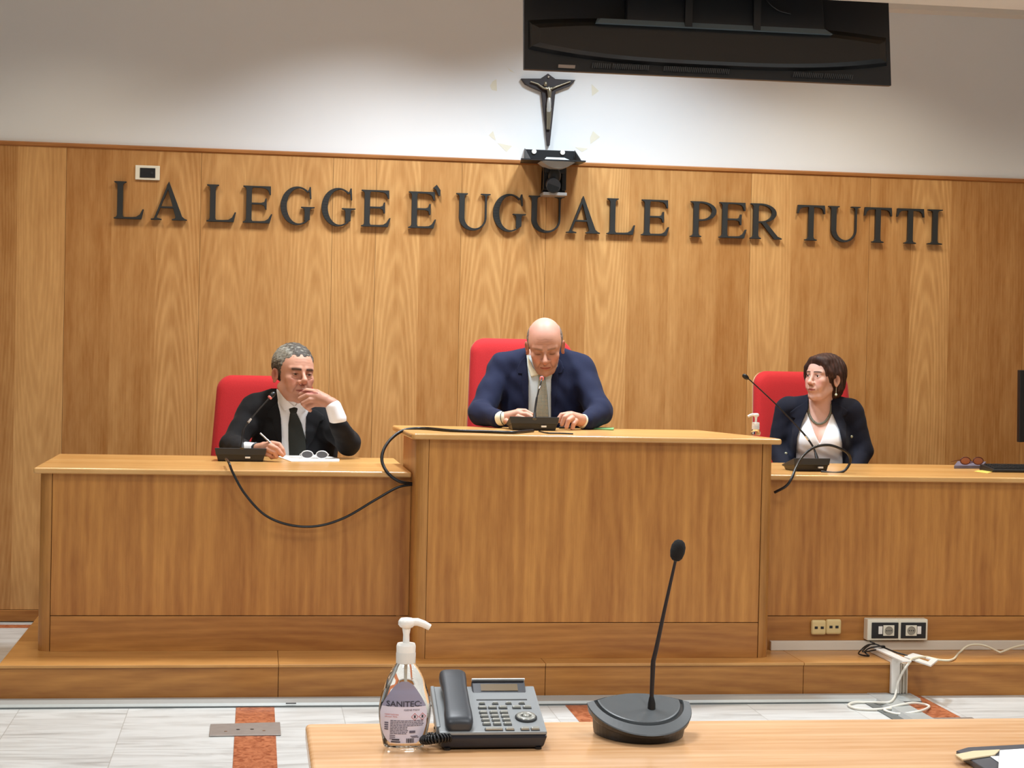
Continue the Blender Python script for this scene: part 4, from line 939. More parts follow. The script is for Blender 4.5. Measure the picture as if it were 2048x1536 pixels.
# handset with cradle wings
mb = MB(); mb.hexa([PT(-.02, .12, -.01), PT(.02, .12, -.01), PT(.02, .99, -.01), PT(-.02, .99, -.01)], [PT(-.02, .12, .006), PT(.02, .12, .006), PT(.02, .99, .006), PT(-.02, .99, .006)]); mb.build('side_wing', M_PG, ph, bevel=.002)
def hs(v, h, wd, th, u=.185):
    c0 = PT(u, v, h); n = 20; out = []
    for k in range(n):
        a = 2*math.pi*k/n; ca, sa = math.cos(a), math.sin(a)
        x = wd*math.copysign(abs(ca)**.55, ca); z = th*math.copysign(abs(sa)**.6, sa); out.append((c0[0]+x, c0[1]-z*.2, c0[2]+z))
    return out
mb = MB(); mb.rings([hs(.03, .012, .012, .004), hs(.035, .012, .020, .010), hs(.10, .014, .0235, .013), hs(.22, .017, .0235, .012), hs(.30, .021, .022, .010), hs(.5, .025, .0215, .009), hs(.68, .026, .0215, .010), hs(.80, .026, .023, .012), hs(.92, .026, .0235, .014), hs(1.0, .023, .0215, .012), hs(1.01, .021, .012, .005)])
mb.build('handset', plain('handset_black', '30343a', .42, noise=.03), ph)
mb = MB(); P = []
path = bez([PT(.10, .03, -.006), (px0-.004, py0-.006, ZT+.022), (px0-.020, py0+.004, ZT+.018), (px0-.024, py0+.03, ZT+.014), (px0-.006, py0+.045, ZT+.014), (px0+.012, py0+.02, ZT+.012)], 26)
for i, c0 in enumerate(path):
    a = i*1.15; T = (path[min(i+1, len(path)-1)]-path[max(0, i-1)]).normalized(); N = T.cross(Vector((0, 0, 1))).normalized(); Bn = T.cross(N)
    P.append(c0+(N*math.cos(a)+Bn*math.sin(a))*.0062)
P = [Vector(p) for p in P]; Q = bez(P, 4); Q = [Vector((p.x, p.y, max(p.z, ZT+.0026))) for p in Q]; mb.tube(Q, .0021, 6); mb.build('coiled_cord', M_RUBBER, ph)
vs, fs = text_polys('1', .001)

# foreground microphone
mc = atZ(1305, 1494, ZT); MX, MY = mc[0], mc[1]
fm = empty('microphone', (MX, MY+.08, ZT), 'large black gooseneck microphone on a half round base on the foreground table', 'microphone')
def dsh(wd, dp, y0, z, tilt=0, n=28):
    out = [(MX+wd*math.cos(math.pi+math.pi*k/n), MY+.118+dp*math.sin(math.pi+math.pi*k/n)*1.0+0, 0) for k in range(n+1)]
    out += [(MX+wd*t, MY+.118+y0*(1-t*t), 0) for t in (.75, .5, .25, 0, -.25, -.5, -.75)]
    return [(x, y, ZT+z+tilt*(y-MY)) for x, y, _ in out]
TL = .27
mb = MB(); mb.rings([dsh(.078, .100, .018, .0006), dsh(.0795, .103, .019, .006, .03), dsh(.0805, .106, .02, .010, .14), dsh(.088, .115, .024, .0125, .20), dsh(.0905, .1175, .024, .0165, TL), dsh(.0915, .1185, .025, .0180, TL)], smooth=False); mb.build('base', M_RUBBER, fm)
M_MG = plain('mic_top_grey', '44484a', .42, noise=.04)
mb = MB(); mb.rings([dsh(.0915, .1185, .025, .0182, TL), dsh(.0910, .117, .0248, .0200, TL), dsh(.0790, .0920, .0245, .0235, TL), dsh(.0775, .0905, .0245, .0195, TL)], smooth=False); mb.build('rim', M_MG, fm)
mb = MB(); mb.rings([dsh(.0775, .0905, .0244, .0190, TL), dsh(.0775, .0905, .0244, .0200, TL)], smooth=False); mb.build('groove', M_RUBBER, fm)
mb = MB(); mb.rings([dsh(.0725, .083, .0243, .0195, TL), dsh(.0723, .082, .0243, .0240, TL), dsh(.070, .080, .0235, .0250, TL)], smooth=False); mb.build('top_plate', M_MG, fm)
Yn = MY+.085
nk = [atY(1303, 1421, Yn), atY(1303, 1400, Yn), atY(1306, 1330, Yn), atY(1306.5, 1322, Yn), atY(1312, 1300, Yn), atY(1330, 1215, Yn), atY(1351, 1121, Yn)]
mb = MB(); mb.tube([nk[0]-np.array([0, 0, .02]), nk[0], nk[0]+np.array([0, 0, .012]), nk[1]+np.array([0, 0, .006])], [.0072, .0072, .0068, .004], 14); mb.build('swivel', M_RUBBER, fm)
P = [Vector(p) for p in nk[1:]]; mb = MB(); mb.tube(P, [.0036, .0044, .0042, .0040, .0032, .0026], 10); mb.build('gooseneck', plain('neck_black', '1a1011', .45), fm)
e = Vector(nk[-1]); d = (e-Vector(nk[-2])).normalized(); AX = d.to_track_quat('Z', 'Y').to_matrix()
MB().lathe([(.0028, -.002), (.005, .002), (.007, .006)], e, 16, axis=AX).build('collar', M_BLACK2, fm)
o = MB().lathe([(.006, .003), (.0105, .008), (.0128, .018), (.0125, .028), (.009, .036), (.004, .0395)], e-d*.003, 24, axis=AX).build('foam_head', plain('foam', '0c0c0c', .95, bump=.6, nscale=700), fm)

# folder with papers at the lower right corner
zf_ = ZT+.0008
slab_on('ring_folder', 'dark folder lying under papers at the lower right corner of the table', 'folder', [(1912, 1513), (1935, 1506), (2100, 1497), (2300, 1530), (2300, 1640), (1985, 1560)], zf_, .010, plain('folder_slate', '3c3f46', .4))
slab_on('spiral_notebook', 'thin cream notebook under the dark folder at the lower right corner of the table', 'notebook', [(1910, 1512), (1945, 1505), (2000, 1502), (1990, 1512), (1925, 1522)], zf_+.0105, .003, plain('cream_card', 'cdb892', .6))
slab_on('paper_stack', 'white printed papers on the dark folder at the lower right corner', 'papers', [(1999, 1507), (2110, 1500), (2300, 1520), (2300, 1640), (1995, 1560)], zf_+.0140, .006, M_PAPER)
slab_on('paper_sheet', 'small white paper corner sticking out of the papers on the folder', 'paper', [(1981, 1514), (2001, 1513), (2001, 1528)], zf_+.0106, .0012, M_PAPER)
# ------------------------------------------------------------------ people: sculpted distance fields, polygonised with surface nets
F32 = np.float32
def smin(a, b, k):
    if k <= 0: return np.minimum(a, b)
    h = np.clip(.5+.5*(b-a)/k, 0, 1); return b+(a-b)*h-k*h*(1-h)
def smax(a, b, k): return -smin(-a, -b, k)
def V3(*a): return np.array(a, F32)
def ell(c, r, R=None):
    c, r = np.array(c, F32), np.array(r, F32)
    def f(P):
        q = P-c
        if R is not None: q = q @ np.array(R, F32)
        k0 = np.sqrt(((q/r)**2).sum(1)); k1 = np.sqrt(((q/(r*r))**2).sum(1))+1e-9
        return k0*(k0-1)/k1
    return f
def cap(a, b, ra, rb=None, sq=None):
    a, b = np.array(a, F32), np.array(b, F32); rb = ra if rb is None else rb; d = b-a; L2 = float(d @ d)+1e-12
    def f(P):
        q = P-a; t = np.clip(q @ d/L2, 0, 1); return np.sqrt(((q-t[:, None]*d)**2).sum(1))-(ra+(rb-ra)*t)
    return f
def chain(pts, rs): 
    fs = [cap(pts[i], pts[i+1], rs[i], rs[i+1]) for i in range(len(pts)-1)]
    def f(P):
        d = fs[0](P)
        for g in fs[1:]: d = np.minimum(d, g(P))
        return d
    return f
def sph(c, r): return cap(c, c, r)
def wave(P, seed, fr):
    r = np.random.RandomState(seed); o = np.zeros(len(P), F32)
    for i in range(7):
        k = r.normal(size=3)*np.array(fr); o += np.sin(P @ k.astype(F32)+F32(r.rand()*6.28)).astype(F32)
    return o/7
class Shape:
    def __init__(s): s.ops = []
    def add(s, f, k=.01): s.ops.append(('a', f, k)); return s
    def cut(s, f, k=.004): s.ops.append(('c', f, k)); return s
    def __call__(s, P):
        d = None
        for t, f, k in s.ops:
            v = f(P).astype(F32)
            if d is None: d = v
            elif t == 'a': d = smin(d, v, k)
            else: d = smax(d, -v, k)
        return d
def axis_pts(segs):
    """segs: [(start, end, step)...] contiguous -> array with 4n+1 nodes"""
    out = [segs[0][0]]
    for a, b, h in segs:
        n = max(1, int(round((b-a)/h))); out += [a+(b-a)*(i+1)/n for i in range(n)]
    while (len(out)-1) % 4: out.append(out[-1]+segs[-1][2])
    return np.array(out, F32)
def nets(f, xs, ys, zs):
    C = 4; A = [xs, ys, zs]; n = [len(a)-1 for a in A]; nc = [m//C for m in n]
    g = np.stack(np.meshgrid(*[a[::C] for a in A], indexing='ij'), -1).reshape(-1, 3)
    Fc = f(g).reshape([m+1 for m in nc])
    wd = [a[::C][1:]-a[::C][:-1] for a in A]
    diag = np.sqrt(wd[0][:, None, None]**2+wd[1][None, :, None]**2+wd[2][None, None, :]**2)
    ab = np.abs(Fc); mn = ab[:-1, :-1, :-1]
    for d in ((1, 0, 0), (0, 1, 0), (0, 0, 1), (1, 1, 0), (1, 0, 1), (0, 1, 1), (1, 1, 1)):
        mn = np.minimum(mn, ab[d[0]:ab.shape[0]-1+d[0], d[1]:ab.shape[1]-1+d[1], d[2]:ab.shape[2]-1+d[2]])
    act = np.argwhere(mn < diag*1.15)
    ix = [np.minimum(np.arange(m+1)//C, mc) for m, mc in zip(n, nc)]
    F = Fc[np.ix_(*ix)].copy()
    mask = np.zeros(F.shape, bool)
    o = np.stack(np.meshgrid(*[np.arange(C+1)]*3, indexing='ij'), -1).reshape(-1, 3)
    for q in o: mask[act[:, 0]*C+q[0], act[:, 1]*C+q[1], act[:, 2]*C+q[2]] = True
    idx = np.argwhere(mask); vals = np.empty(len(idx), F32)
    for s in range(0, len(idx), 400000):
        i = idx[s:s+400000]; vals[s:s+400000] = f(np.stack([A[k][i[:, k]] for k in range(3)], 1))
    F[mask] = vals; del mask
    oc = np.stack(np.meshgrid(*[np.arange(C)]*3, indexing='ij'), -1).reshape(-1, 3)
    cells = (act[:, None, :]*C+oc[None]).reshape(-1, 3)
    cs = np.array([(i, j, k) for i in (0, 1) for j in (0, 1) for k in (0, 1)])
    cv = np.stack([F[cells[:, 0]+c[0], cells[:, 1]+c[1], cells[:, 2]+c[2]] for c in cs], 1)
    neg = cv < 0; mixed = neg.any(1) & ~neg.all(1)
    cells, cv, neg = cells[mixed], cv[mixed], neg[mixed]
    acc = np.zeros((len(cells), 3)); cnt = np.zeros(len(cells))
    for a in range(8):
        for b in range(a+1, 8):
            dd = cs[b]-cs[a]
            if np.abs(dd).sum() != 1: continue
            m = neg[:, a] != neg[:, b]; t = np.where(m, cv[:, a]/np.where(m, cv[:, a]-cv[:, b], 1), 0)
            acc += np.where(m[:, None], cs[a]+t[:, None]*dd, 0); cnt += m
    loc = acc/cnt[:, None]
    V = np.stack([A[k][cells[:, k]]+loc[:, k]*(A[k][cells[:, k]+1]-A[k][cells[:, k]]) for k in range(3)], 1)
    S = [m for m in n]; flat = (cells[:, 0].astype(np.int64)*S[1]+cells[:, 1])*S[2]+cells[:, 2]
    order = np.argsort(flat); fs = flat[order]
    def find(c):
        q = (c[:, 0].astype(np.int64)*S[1]+c[:, 1])*S[2]+c[:, 2]; p = np.minimum(np.searchsorted(fs, q), len(fs)-1)
        return np.where(fs[p] == q, order[p], -1)
    quads = []
    for ax, (b, c) in ((0, (1, 2)), (1, (2, 0)), (2, (0, 1))):
        e = [0, 0, 0]; e[ax] = 1; ci = [i for i in range(8) if tuple(cs[i]) == tuple(e)][0]
        m = (neg[:, 0] != neg[:, ci]) & (cells[:, b] > 0) & (cells[:, c] > 0)
        q = cells[m]; db = np.zeros(3, int); db[b] = 1; dc = np.zeros(3, int); dc[c] = 1
        Q = np.stack([np.nonzero(m)[0], find(q-db), find(q-db-dc), find(q-dc)], 1)
        fl = neg[m, 0]; Q[~fl] = Q[~fl][:, ::-1]; quads.append(Q[(Q >= 0).all(1)])
    Q = np.concatenate(quads)[:, ::-1]
    Q = Q[:, ::-1]
    return V.astype(F32), Q.astype(np.int32)
def sculpt(name, f, segs, mat, parent, col=None):
    V, Q = nets(f, *[axis_pts(s) for s in segs])
    me = bpy.data.meshes.new(name); me.vertices.add(len(V)); me.vertices.foreach_set('co', V.ravel())
    me.loops.add(len(Q)*4); me.loops.foreach_set('vertex_index', Q.ravel()); me.polygons.add(len(Q))
    me.polygons.foreach_set('loop_start', np.arange(len(Q), dtype=np.int32)*4)
    me.update(calc_edges=True); me.polygons.foreach_set('use_smooth', np.ones(len(Q), bool)); me.materials.append(mat)
    if col is not None:
        a = me.attributes.new('Col', 'FLOAT_COLOR', 'POINT'); c = np.ones((len(V), 4), F32); c[:, :3] = col(V); a.data.foreach_set('color', c.ravel())
    me.update(); o = bpy.data.objects.new(name, me); COL.objects.link(o); o.parent = parent; return o

def frame(px, py, Y):
    """person frame: origin at the pixel's point at depth Y; x to the viewer's right, y away from the viewer, z up"""
    O = atY(px, py, Y); az = math.atan2(O[0], O[1]); D = float((O-CAM) @ _f); ppm = FPX/D
    def L(x, y, d=0.0):
        dx, dy = x-px, y-py; k = (1+d/D)/ppm; c, s = math.cos(ROL), math.sin(ROL)
        return np.array([(dx*c+dy*s)*k, d, (dx*s-dy*c)*k+(O[2]-CH)*d/D], F32)
    return O, az, L, 1/ppm
def rotm(yaw, pitch, roll):
    cz, sz, cx, sx_, cy, sy = *(f(math.radians(yaw)) for f in (math.cos, math.sin)), *(f(math.radians(pitch)) for f in (math.cos, math.sin)), *(f(math.radians(roll)) for f in (math.cos, math.sin))
    Rz = np.array([[cz, -sz, 0], [sz, cz, 0], [0, 0, 1]]); Rx = np.array([[1, 0, 0], [0, cx, -sx_], [0, sx_, cx]]); Ry = np.array([[cy, 0, sy], [0, 1, 0], [-sy, 0, cy]])
    return (Rz @ Rx @ Ry).astype(F32)
def in_frame(f, O, R, s):
    """field f given in head space (metres of a standard head) placed at O, rotated R, scaled s"""
    O = np.array(O, F32)
    return lambda P: f(((P-O) @ R)/F32(s))*F32(s)

def head_shape(o):
    """face looks to -y, z up, eye line near z=.012; o: dict of options"""
    w = o.get('w', 1.0); jw = o.get('jaw', 1.0); h = Shape()
    h.add(ell((0, .018, .042), (.076*w, .097, .088)), 0)
    h.add(ell((0, -.030, .030), (.066*w, .062, .068)), .02)
    h.add(ell((0, -.034, -.030), (.058*w, .052, .062)), .025)
    h.add(ell((0, -.036, -.068), (.046*jw, .046, .040)), .02)
    h.add(sph((0, -.070, -.096), .017*o.get('chin', 1)), .022)
    for s in (-1, 1):
        h.add(cap((s*.051*jw, -.008, -.052), (s*.030*jw, -.050, -.091), .017, .017), .022)     # jaw line
        h.add(sph((s*.042*w, -.064, -.014), .020), .016)     # cheek bones
        h.add(ell((s*.030, -.067, -.040), (.022*o.get('cheek', 1), .020, .026)), .014)
        h.add(cap((s*.014, -.086, .029), (s*.046*w, -.070, .030), .0085*o.get('brow', 1), .007), .012)
        h.cut(ell((s*.0315, -.100, .010), (.019, .016, .0125)), .010)
    # eye lids over the ball, opening slit
    for s in (-1, 1):
        h.add(sph((s*.0315, -.0735, .010), .0148), .004)
        op = o.get('open', .0045); dz = o.get('lidz', .0)
        if op > 0: h.cut(ell((s*.0315, -.0895, .010+dz), (.0142, .0075, op)), .0008)
        else: h.cut(cap((s*.0315-.013, -.0885, .004), (s*.0315+.013, -.0885, .004), .0008), .0015)
        if o.get('bags'): h.cut(chain([(s*.018, -.088, -.006), (s*.031, -.091, -.0125), (s*.046, -.081, -.007)], [.0012]*3), .004)
    n = o.get('nose', 1)
    nz = o.get('nosez', 0)
    h.add(cap((0, -.087, .020), (0, -.108*(.5+.5*n), -.018+nz), .0065, .0095), .010)
    h.add(sph((0, -.110-.004*(n-1), -.024+nz), .0105*n), .010)
    for s in (-1, 1):
        h.add(sph((s*.0125*n, -.0965, -.028+nz), .0086), .010); h.cut(sph((s*.0064, -.106, -.0362+nz), .0030), .003)
        h.cut(chain([(s*.019, -.094, -.030), (s*.030, -.086, -.050), (s*.033, -.078, -.064)], [.0012, .0016, .001]), .007)   # nasolabial fold
    # mouth
    h.add(ell((0, -.076, -.056), (.028, .022, .022)), .012)
    m = o.get('mouth', 1); h.add(chain([(-.023*m, -.085, -.0575), (-.006, -.0975, -.0535), (0, -.097, -.0545), (.006, -.0975, -.0535), (.023*m, -.085, -.0575)], [.0018, .0036, .0036, .0036, .0018]), .004)
    h.add(chain([(-.019*m, -.087, -.0615), (0, -.097, -.0648), (.019*m, -.087, -.0615)], [.0022, .0048, .0022]), .004)
    h.cut(chain([(-.024*m, -.090, -.0582), (-.010, -.1015, -.0590), (0, -.103, -.0596), (.010, -.1015, -.0590), (.024*m, -.090, -.0582)], [.0010]*5), .0022)
    h.cut(ell((0, -.094, -.077), (.016, .006, .005)), .008)
    # ears
    for s in (-1, 1):
        e = rotm(s*-22, 0, s*6); c = V3(s*.080*w, .012, -.004)
        h.add(ell(c, (.0075, .019, .033*o.get('ear', 1)), e), .006)
        h.cut(ell(c+V3(s*.0085, -.004, .002), (.0075, .0105, .021), e), .003)
        h.add(cap(c+V3(-s*.002, -.008, -.016), c+V3(0, -.001, -.028), .006, .007), .004)
    if o.get('wrinkle'):
        for z in o['wrinkle']: h.cut(chain([(-.036, -.083+.0*z, z), (-.014, -.092, z+.003), (0, -.093, z), (.014, -.092, z+.003), (.036, -.083, z)], [.0012]*5), .006)
    return h
def mixc(a, b, t): return a*(1-t[:, None])+np.array(b, F32)*t[:, None]
def sstep(x, a, b): t = np.clip((x-a)/(b-a), 0, 1); return t*t*(3-2*t)
def face_paint(V, Oh, R, s, o):
    p = ((V-np.array(Oh, F32)) @ R)/s; x, y, z = p.T; ax_ = np.abs(x)
    base = np.tile(np.array(lin(o['skin']), F32), (len(V), 1))
    fr = sstep(-y, .02, .05)*sstep(-np.abs(z+.0), -.16, -.12)
    blush = lin(o.get('blush', 'c87868'))
    base = mixc(base, blush, fr*.55*np.exp(-((ax_-.042)**2+(z+.022)**2)/.018**2))
    base = mixc(base, blush, fr*.55*np.exp(-((ax_)**2+(z+.026)**2)/.014**2))
    if o.get('dome'): base = mixc(base, lin(o['dome']), sstep(z+.3*y, .05, .09)*.8)
    lips = fr*np.exp(-np.clip(np.maximum(np.abs(z+.0592)-.0045*(1-(x/.026)**2).clip(0), 0)/.0022, 0, 4)**2)*(ax_ < .0245*o.get('mouth', 1))*(y < -.078)
    for z_ in o.get('wrinkle', []): base = mixc(base, lin('8a5040'), fr*.32*np.exp(-((z-z_-.003*(1-ax_/.03)-.0012*np.sin(x*160+z_*900))/.0019)**2)*sstep(-ax_, -.042, -.028))  # shade of the forehead wrinkles put into the skin colour
    fold = np.abs(ax_-(.021+.012*sstep(-z, .030, .064)))
    base = mixc(base, lin('7c4634'), fr*o.get('fold', .5)*np.exp(-(fold/.0034)**2)*sstep(-z, .028, .036)*sstep(z, -.070, -.060))  # cheek fold deepened by shade painted into the colour
    if o.get('bags'): base = mixc(base, lin('7a4434'), fr*.7*np.exp(-((z+.0115-14*(ax_-.0315)**2)/.0018)**2)*np.exp(-((ax_-.0315)/.015)**4))  # painted shade line under each eye bag
    base = mixc(base, lin('7a4030'), fr*o.get('crease', .5)*np.exp(-((z-.0225+14*(ax_-.0315)**2)/.0016)**2)*np.exp(-((ax_-.0315)/.015)**4))
    base = mixc(base, lin(o.get('lip', 'a85a50')), lips*.85)
    base = mixc(base, lin('5a2018'), fr*np.exp(-((z+.059+.0000)/.0016)**2)*(ax_ < .024)*(y < -.08)*.85)
    base = mixc(base, lin('4a2018'), np.exp(-(((ax_-.0062)/.0042)**2+((z+.0365)/.003)**2))*(y < -.09)*.8)
    # lids, and sockets with their shade put into the skin colour
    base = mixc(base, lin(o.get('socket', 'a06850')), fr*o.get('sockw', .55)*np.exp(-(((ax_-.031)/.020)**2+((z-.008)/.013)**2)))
    lz = .010+o.get('lidz', 0)+(o.get('open', .0045) if o.get('open', .0045) > 0 else -.006)
    base = mixc(base, lin('2a1410'), fr*o.get('lash', .7)*np.exp(-((z-lz)/.0020)**2)*np.exp(-((ax_-.0315)/.013)**4))
    b = o.get('brows', ('3a2c24', .8)); bz = o.get('browz', .031)-.10*np.clip(ax_-.034, 0, 1)-.12*np.clip(.020-ax_, 0, 1)
    base = mixc(base, lin(b[0]), np.minimum(1, 1.4*fr*np.exp(-((z-bz)/o.get('browt', .0042))**2)*sstep(ax_, .008, .014)*sstep(-ax_, -.054, -.044))*b[1])
    if o.get('stubble'): base = mixc(base, lin(o['stubble'][0]), o['stubble'][1]*fr*sstep(-z, .040, .062)*(1-lips))
    base = mixc(base, lin('6a2c20'), .7*np.exp(-(((y-.006)/.009)**2+((z+.001)/.018)**2))*sstep(ax_, .072, .078))  # shade inside the ear hollow painted into the skin
    if o.get('earred'): base = mixc(base, lin(o['earred']), .5*sstep(ax_, .074, .082)*sstep(-np.abs(z+.004), -.05, -.03))
    return base
SK = dict()
def eyes(L_, Oh, R, s, parent, iris, look=(0, 0)):
    me_s = plain('sclera', 'e6ddd6', .25); me_i = plain('iris', iris, .2); me_p = plain('pupil', '080606', .1)
    for sg in (-1, 1):
        c = np.array(Oh)+R @ (np.array([sg*.0315, -.0735, .010])*s)
        Rl = R @ rotm(look[0], look[1], 0); A = Matrix([[float(v) for v in r] for r in Rl]) @ Matrix.Rotation(math.pi/2, 3, 'X')
        mb = MB(); r = .0128*s; prof = lambda a0, a1, n: [(r*math.sin(math.radians(a0+(a1-a0)*k/n))+1e-5, r*math.cos(math.radians(a0+(a1-a0)*k/n))) for k in range(n+1)]
        mb.mat(2).lathe(prof(0.5, 12, 3), tuple(c), 20, axis=A); mb.mat(1).lathe(prof(12, 28, 4), tuple(c), 20, axis=A); mb.mat(0).lathe(prof(28, 179, 14), tuple(c), 20, axis=A)
        mb.build('eye', [me_s, me_i, me_p], parent, local=True)

M_SKIN = vcol('skin', .5, .35, sss=.06, noise=.05, nscale=70, bump=.12, bscale=500)
M_HAIR = vcol('hair', .6, .3, noise=.35, nscale=260, bump=.6, bscale=350)
def cloth(name, c, rough=.85, noise=.06, nscale=300, bump=.25, sheen=.03): return plain(name, c, rough, noise=noise, nscale=nscale, bump=bump, sheen=sheen, spec=.25)
def prism_xz(poly, k=0):
    """signed distance (2D) of a closed polygon in x,z, any y"""
    q = np.array(poly, F32)
    def f(P):
        x, z = P[:, 0], P[:, 2]; d = np.full(len(P), 1e9, F32); s = np.ones(len(P), F32); n = len(q); j = n-1
        for i in range(n):
            ex, ez = q[j][0]-q[i][0], q[j][1]-q[i][1]; wx, wz = x-q[i][0], z-q[i][1]
            t = np.clip((wx*ex+wz*ez)/(ex*ex+ez*ez+1e-12), 0, 1); d = np.minimum(d, (wx-ex*t)**2+(wz-ez*t)**2)
            c1, c2, c3 = z >= q[i][1], z < q[j][1], ex*wz > ez*wx
            s = np.where((c1 & c2 & c3) | (~c1 & ~c2 & ~c3), -s, s); j = i
        return s*np.sqrt(d)
    return f
def XZp(L, pts): return [(float(L(*p)[0]), float(L(*p)[2])) for p in pts]
def layer(base, lo, hi, poly, ymax, k=.002, extra=None):
    """band of cloth between two offsets of a body field, inside a front polygon"""
    pz = prism_xz(poly)
    def f(P):
        b = base(P); d = np.maximum(b-hi, -(b-lo)); d = smax(d, pz(P), k); d = np.maximum(d, P[:, 1]-ymax)
        return d if extra is None else np.maximum(d, extra(P))
    return f

def person_parts(name_label, ref, cfg):
    pass
def surf(f, L, x, y, d0=-.5, d1=.6):
    ds = np.linspace(d0, d1, 600).astype(F32); P = np.stack([L(x, y, d) for d in ds]); v = f(P); i = np.argmax(v < 0); return P[i]
def person(label, ref, zf, seat_d, desk, build):
    O, az, L, pm = frame(*ref)
    root = empty('person', tuple(O), label, 'person', rot=(0, 0, -az))
    zl = lambda z: z-float(O[2])
    ztop, yback = desk
    def above(P):    # >0 only inside the desk volume: keeps sleeves and hands on the desk surface
        yw = O[1]-P[:, 0]*math.sin(az)+P[:, 1]*math.cos(az)
        return np.minimum(zl(ztop+.0015)-P[:, 2], (yback+.004)-yw)
    def keep(f): return lambda P: np.maximum(f(P), above(P))
    legs = Shape(); zs = zl(zf+.50)
    for s in (-1, 1):
        legs.add(cap((s*.09, seat_d, zs+.06), (s*.11, seat_d-.40, zs+.04), .085, .062), .03)
        legs.add(cap((s*.11, seat_d-.40, zs+.01), (s*.11, seat_d-.40, zl(zf+.10)), .058, .042), .01)
    legs.add(ell((0, seat_d, zs+.06), (.175, .13, .12)), .05)
    shoes = Shape()
    for s in (-1, 1): shoes.add(cap((s*.11, seat_d-.38, zl(zf+.045)), (s*.12, seat_d-.55, zl(zf+.035)), .042, .034), 0)
    shoes.cut(lambda P: P[:, 2]-zl(zf+.003), 0) if False else None
    sh = lambda P: np.maximum(shoes(P), zl(zf+.004)-P[:, 2])
    return O, az, L, pm, root, zl, keep, legs, sh
def common(root, legs, sh, zl, zf, seat_d, trouser):
    sculpt('trousers', legs, [[(-.26, .26, .012)], [(seat_d-.52, seat_d+.18, .012)], [(zl(zf+.06), zl(zf+.75), .012)]], trouser, root)
    sculpt('shoes', sh, [[(-.2, .2, .008)], [(seat_d-.62, seat_d-.30, .008)], [(zl(zf)-.01, zl(zf+.11), .008)]], M_BLACK, root)
def wrinkles(f, amp, seed, fr): return lambda P: f(P)+F32(amp)*wave(P, seed, fr)

# ================================================================= the grey haired man on the left
M_SUIT1 = cloth('black_suit', '111114'); M_SUIT2 = cloth('navy_suit', '141a36', noise=.08); M_SUIT3 = cloth('dark_navy_jacket', '121524')
M_SHIRT = cloth('white_shirt', 'eceef2', .8, .02, 80, .1); M_SHIRT2 = cloth('pale_blue_shirt', 'cfdade', .8, .02, 80, .1); M_COLLAR2 = cloth('cream_collar', 'e4dfc6', .8, .02, 80, .1)
M_TIE1 = cloth('dark_tie', '24251f', .6, .3, 500, .3)
O, az, L, pm, root, zl, keep, legs, sh = person('person with grey hair in black suit and dark tie, chin on hand, holding a pen', (588, 800, 8.25), ZP, .17, (.889, 8.25), None)
trunk = Shape().add(ell(L(589, 900, .17), (.205, .125, .30)), 0).add(cap(L(513, 822, .15), L(648, 842, .15), .062, .060), .04)
trunk.add(cap(L(563, 790, .13), L(520, 812, .15), .045, .058), .04).add(cap(L(610, 815, .14), L(640, 838, .15), .045, .058), .04)
trunk.add(ell((0, .17, zl(.70)), (.20, .14, .20)), .05)
arms = Shape().add(cap(L(503, 826, .15), L(466, 890, .0), .064, .055), 0).add(cap(L(464, 890, -.02), L(503, 900, -.26), .054, .036), .02)
arms.add(cap(L(655, 846, .14), L(697, 886, -.06), .062, .056), 0).add(cap(L(696, 888, -.08), L(676, 848, -.165), .052, .043), .025)
def coat0(P): return smin(trunk(P), arms(P), .035)
HO = L(588, 750, .02); HR = rotm(24, 3, 3); HS = 1.09
ho = dict(skin='c8947c', dome='cc9a84', blush='c07660', w=1.03, jaw=1.14, cheek=1.15, brow=1.3, ear=.85, open=.0030, lidz=-.0025, bags=1, nose=1.2, nosez=.005, mouth=1.02, wrinkle=[.058, .070], brows=('2a211c', .9), browt=.0058, browz=.030, stubble=('9a7262', .45), earred='a8503c', lip='a05850', socket='8a5444', lash=1.0, chin=1.1)
hd = in_frame(head_shape(ho), HO, HR, HS)
neck = cap(L(588, 782, .05), L(588, 822, .13), .062, .068)
hand = Shape()
def fing(h, pts, r=(.0105, .0098, .009, .0078), k=.006): h.add(chain([L(*p) for p in pts], r[:len(pts)] if len(pts) <= 4 else r), k)
hand.add(chain([L(667, 811, -.17), L(650, 801, -.16), L(636, 795, -.145)], [.025, .030, .032]), 0)
fing(hand, [(634, 785, -.135), (614, 782, -.125), (602, 789, -.112), (607, 798, -.118)], (.0145, .0135, .012, .0105), .006)
fing(hand, [(636, 793, -.155), (615, 791, -.15), (600, 798, -.135), (608, 807, -.13)], (.0145, .0135, .012, .0105), .006)
fing(hand, [(640, 801, -.16), (620, 800, -.16), (606, 807, -.148), (613, 815, -.14)], (.014, .013, .0115, .010), .006)
fing(hand, [(645, 809, -.155), (628, 809, -.158), (615, 815, -.148), (620, 821, -.14)], (.0125, .0115, .0105, .009), .006)
fing(hand, [(652, 808, -.13), (634, 804, -.105), (618, 801, -.095)], (.015, .012, .010), .006)
fore1 = cap(L(664, 808, -.17), L(676, 838, -.17), .026, .030)
h2 = Shape().add(chain([L(510, 898, -.28), L(530, 896, -.34), L(544, 891, -.355)], [.024, .027, .022]), 0)
fing(h2, [(546, 887, -.365), (558, 889, -.375), (565, 899, -.385), (568, 908, -.385)], (.0125, .0112, .010, .008), .003)
fing(h2, [(541, 892, -.38), (553, 897, -.395), (561, 907, -.395), (565, 911, -.39)], (.0125, .0112, .010, .008), .003)
fing(h2, [(536, 899, -.38), (549, 905, -.395), (553, 913, -.39), (546, 914, -.375)], (.012, .0105, .0095, .0085), .003)
fing(h2, [(530, 906, -.37), (541, 911, -.38), (543, 915, -.37)], (.0105, .0095, .0085), .003)
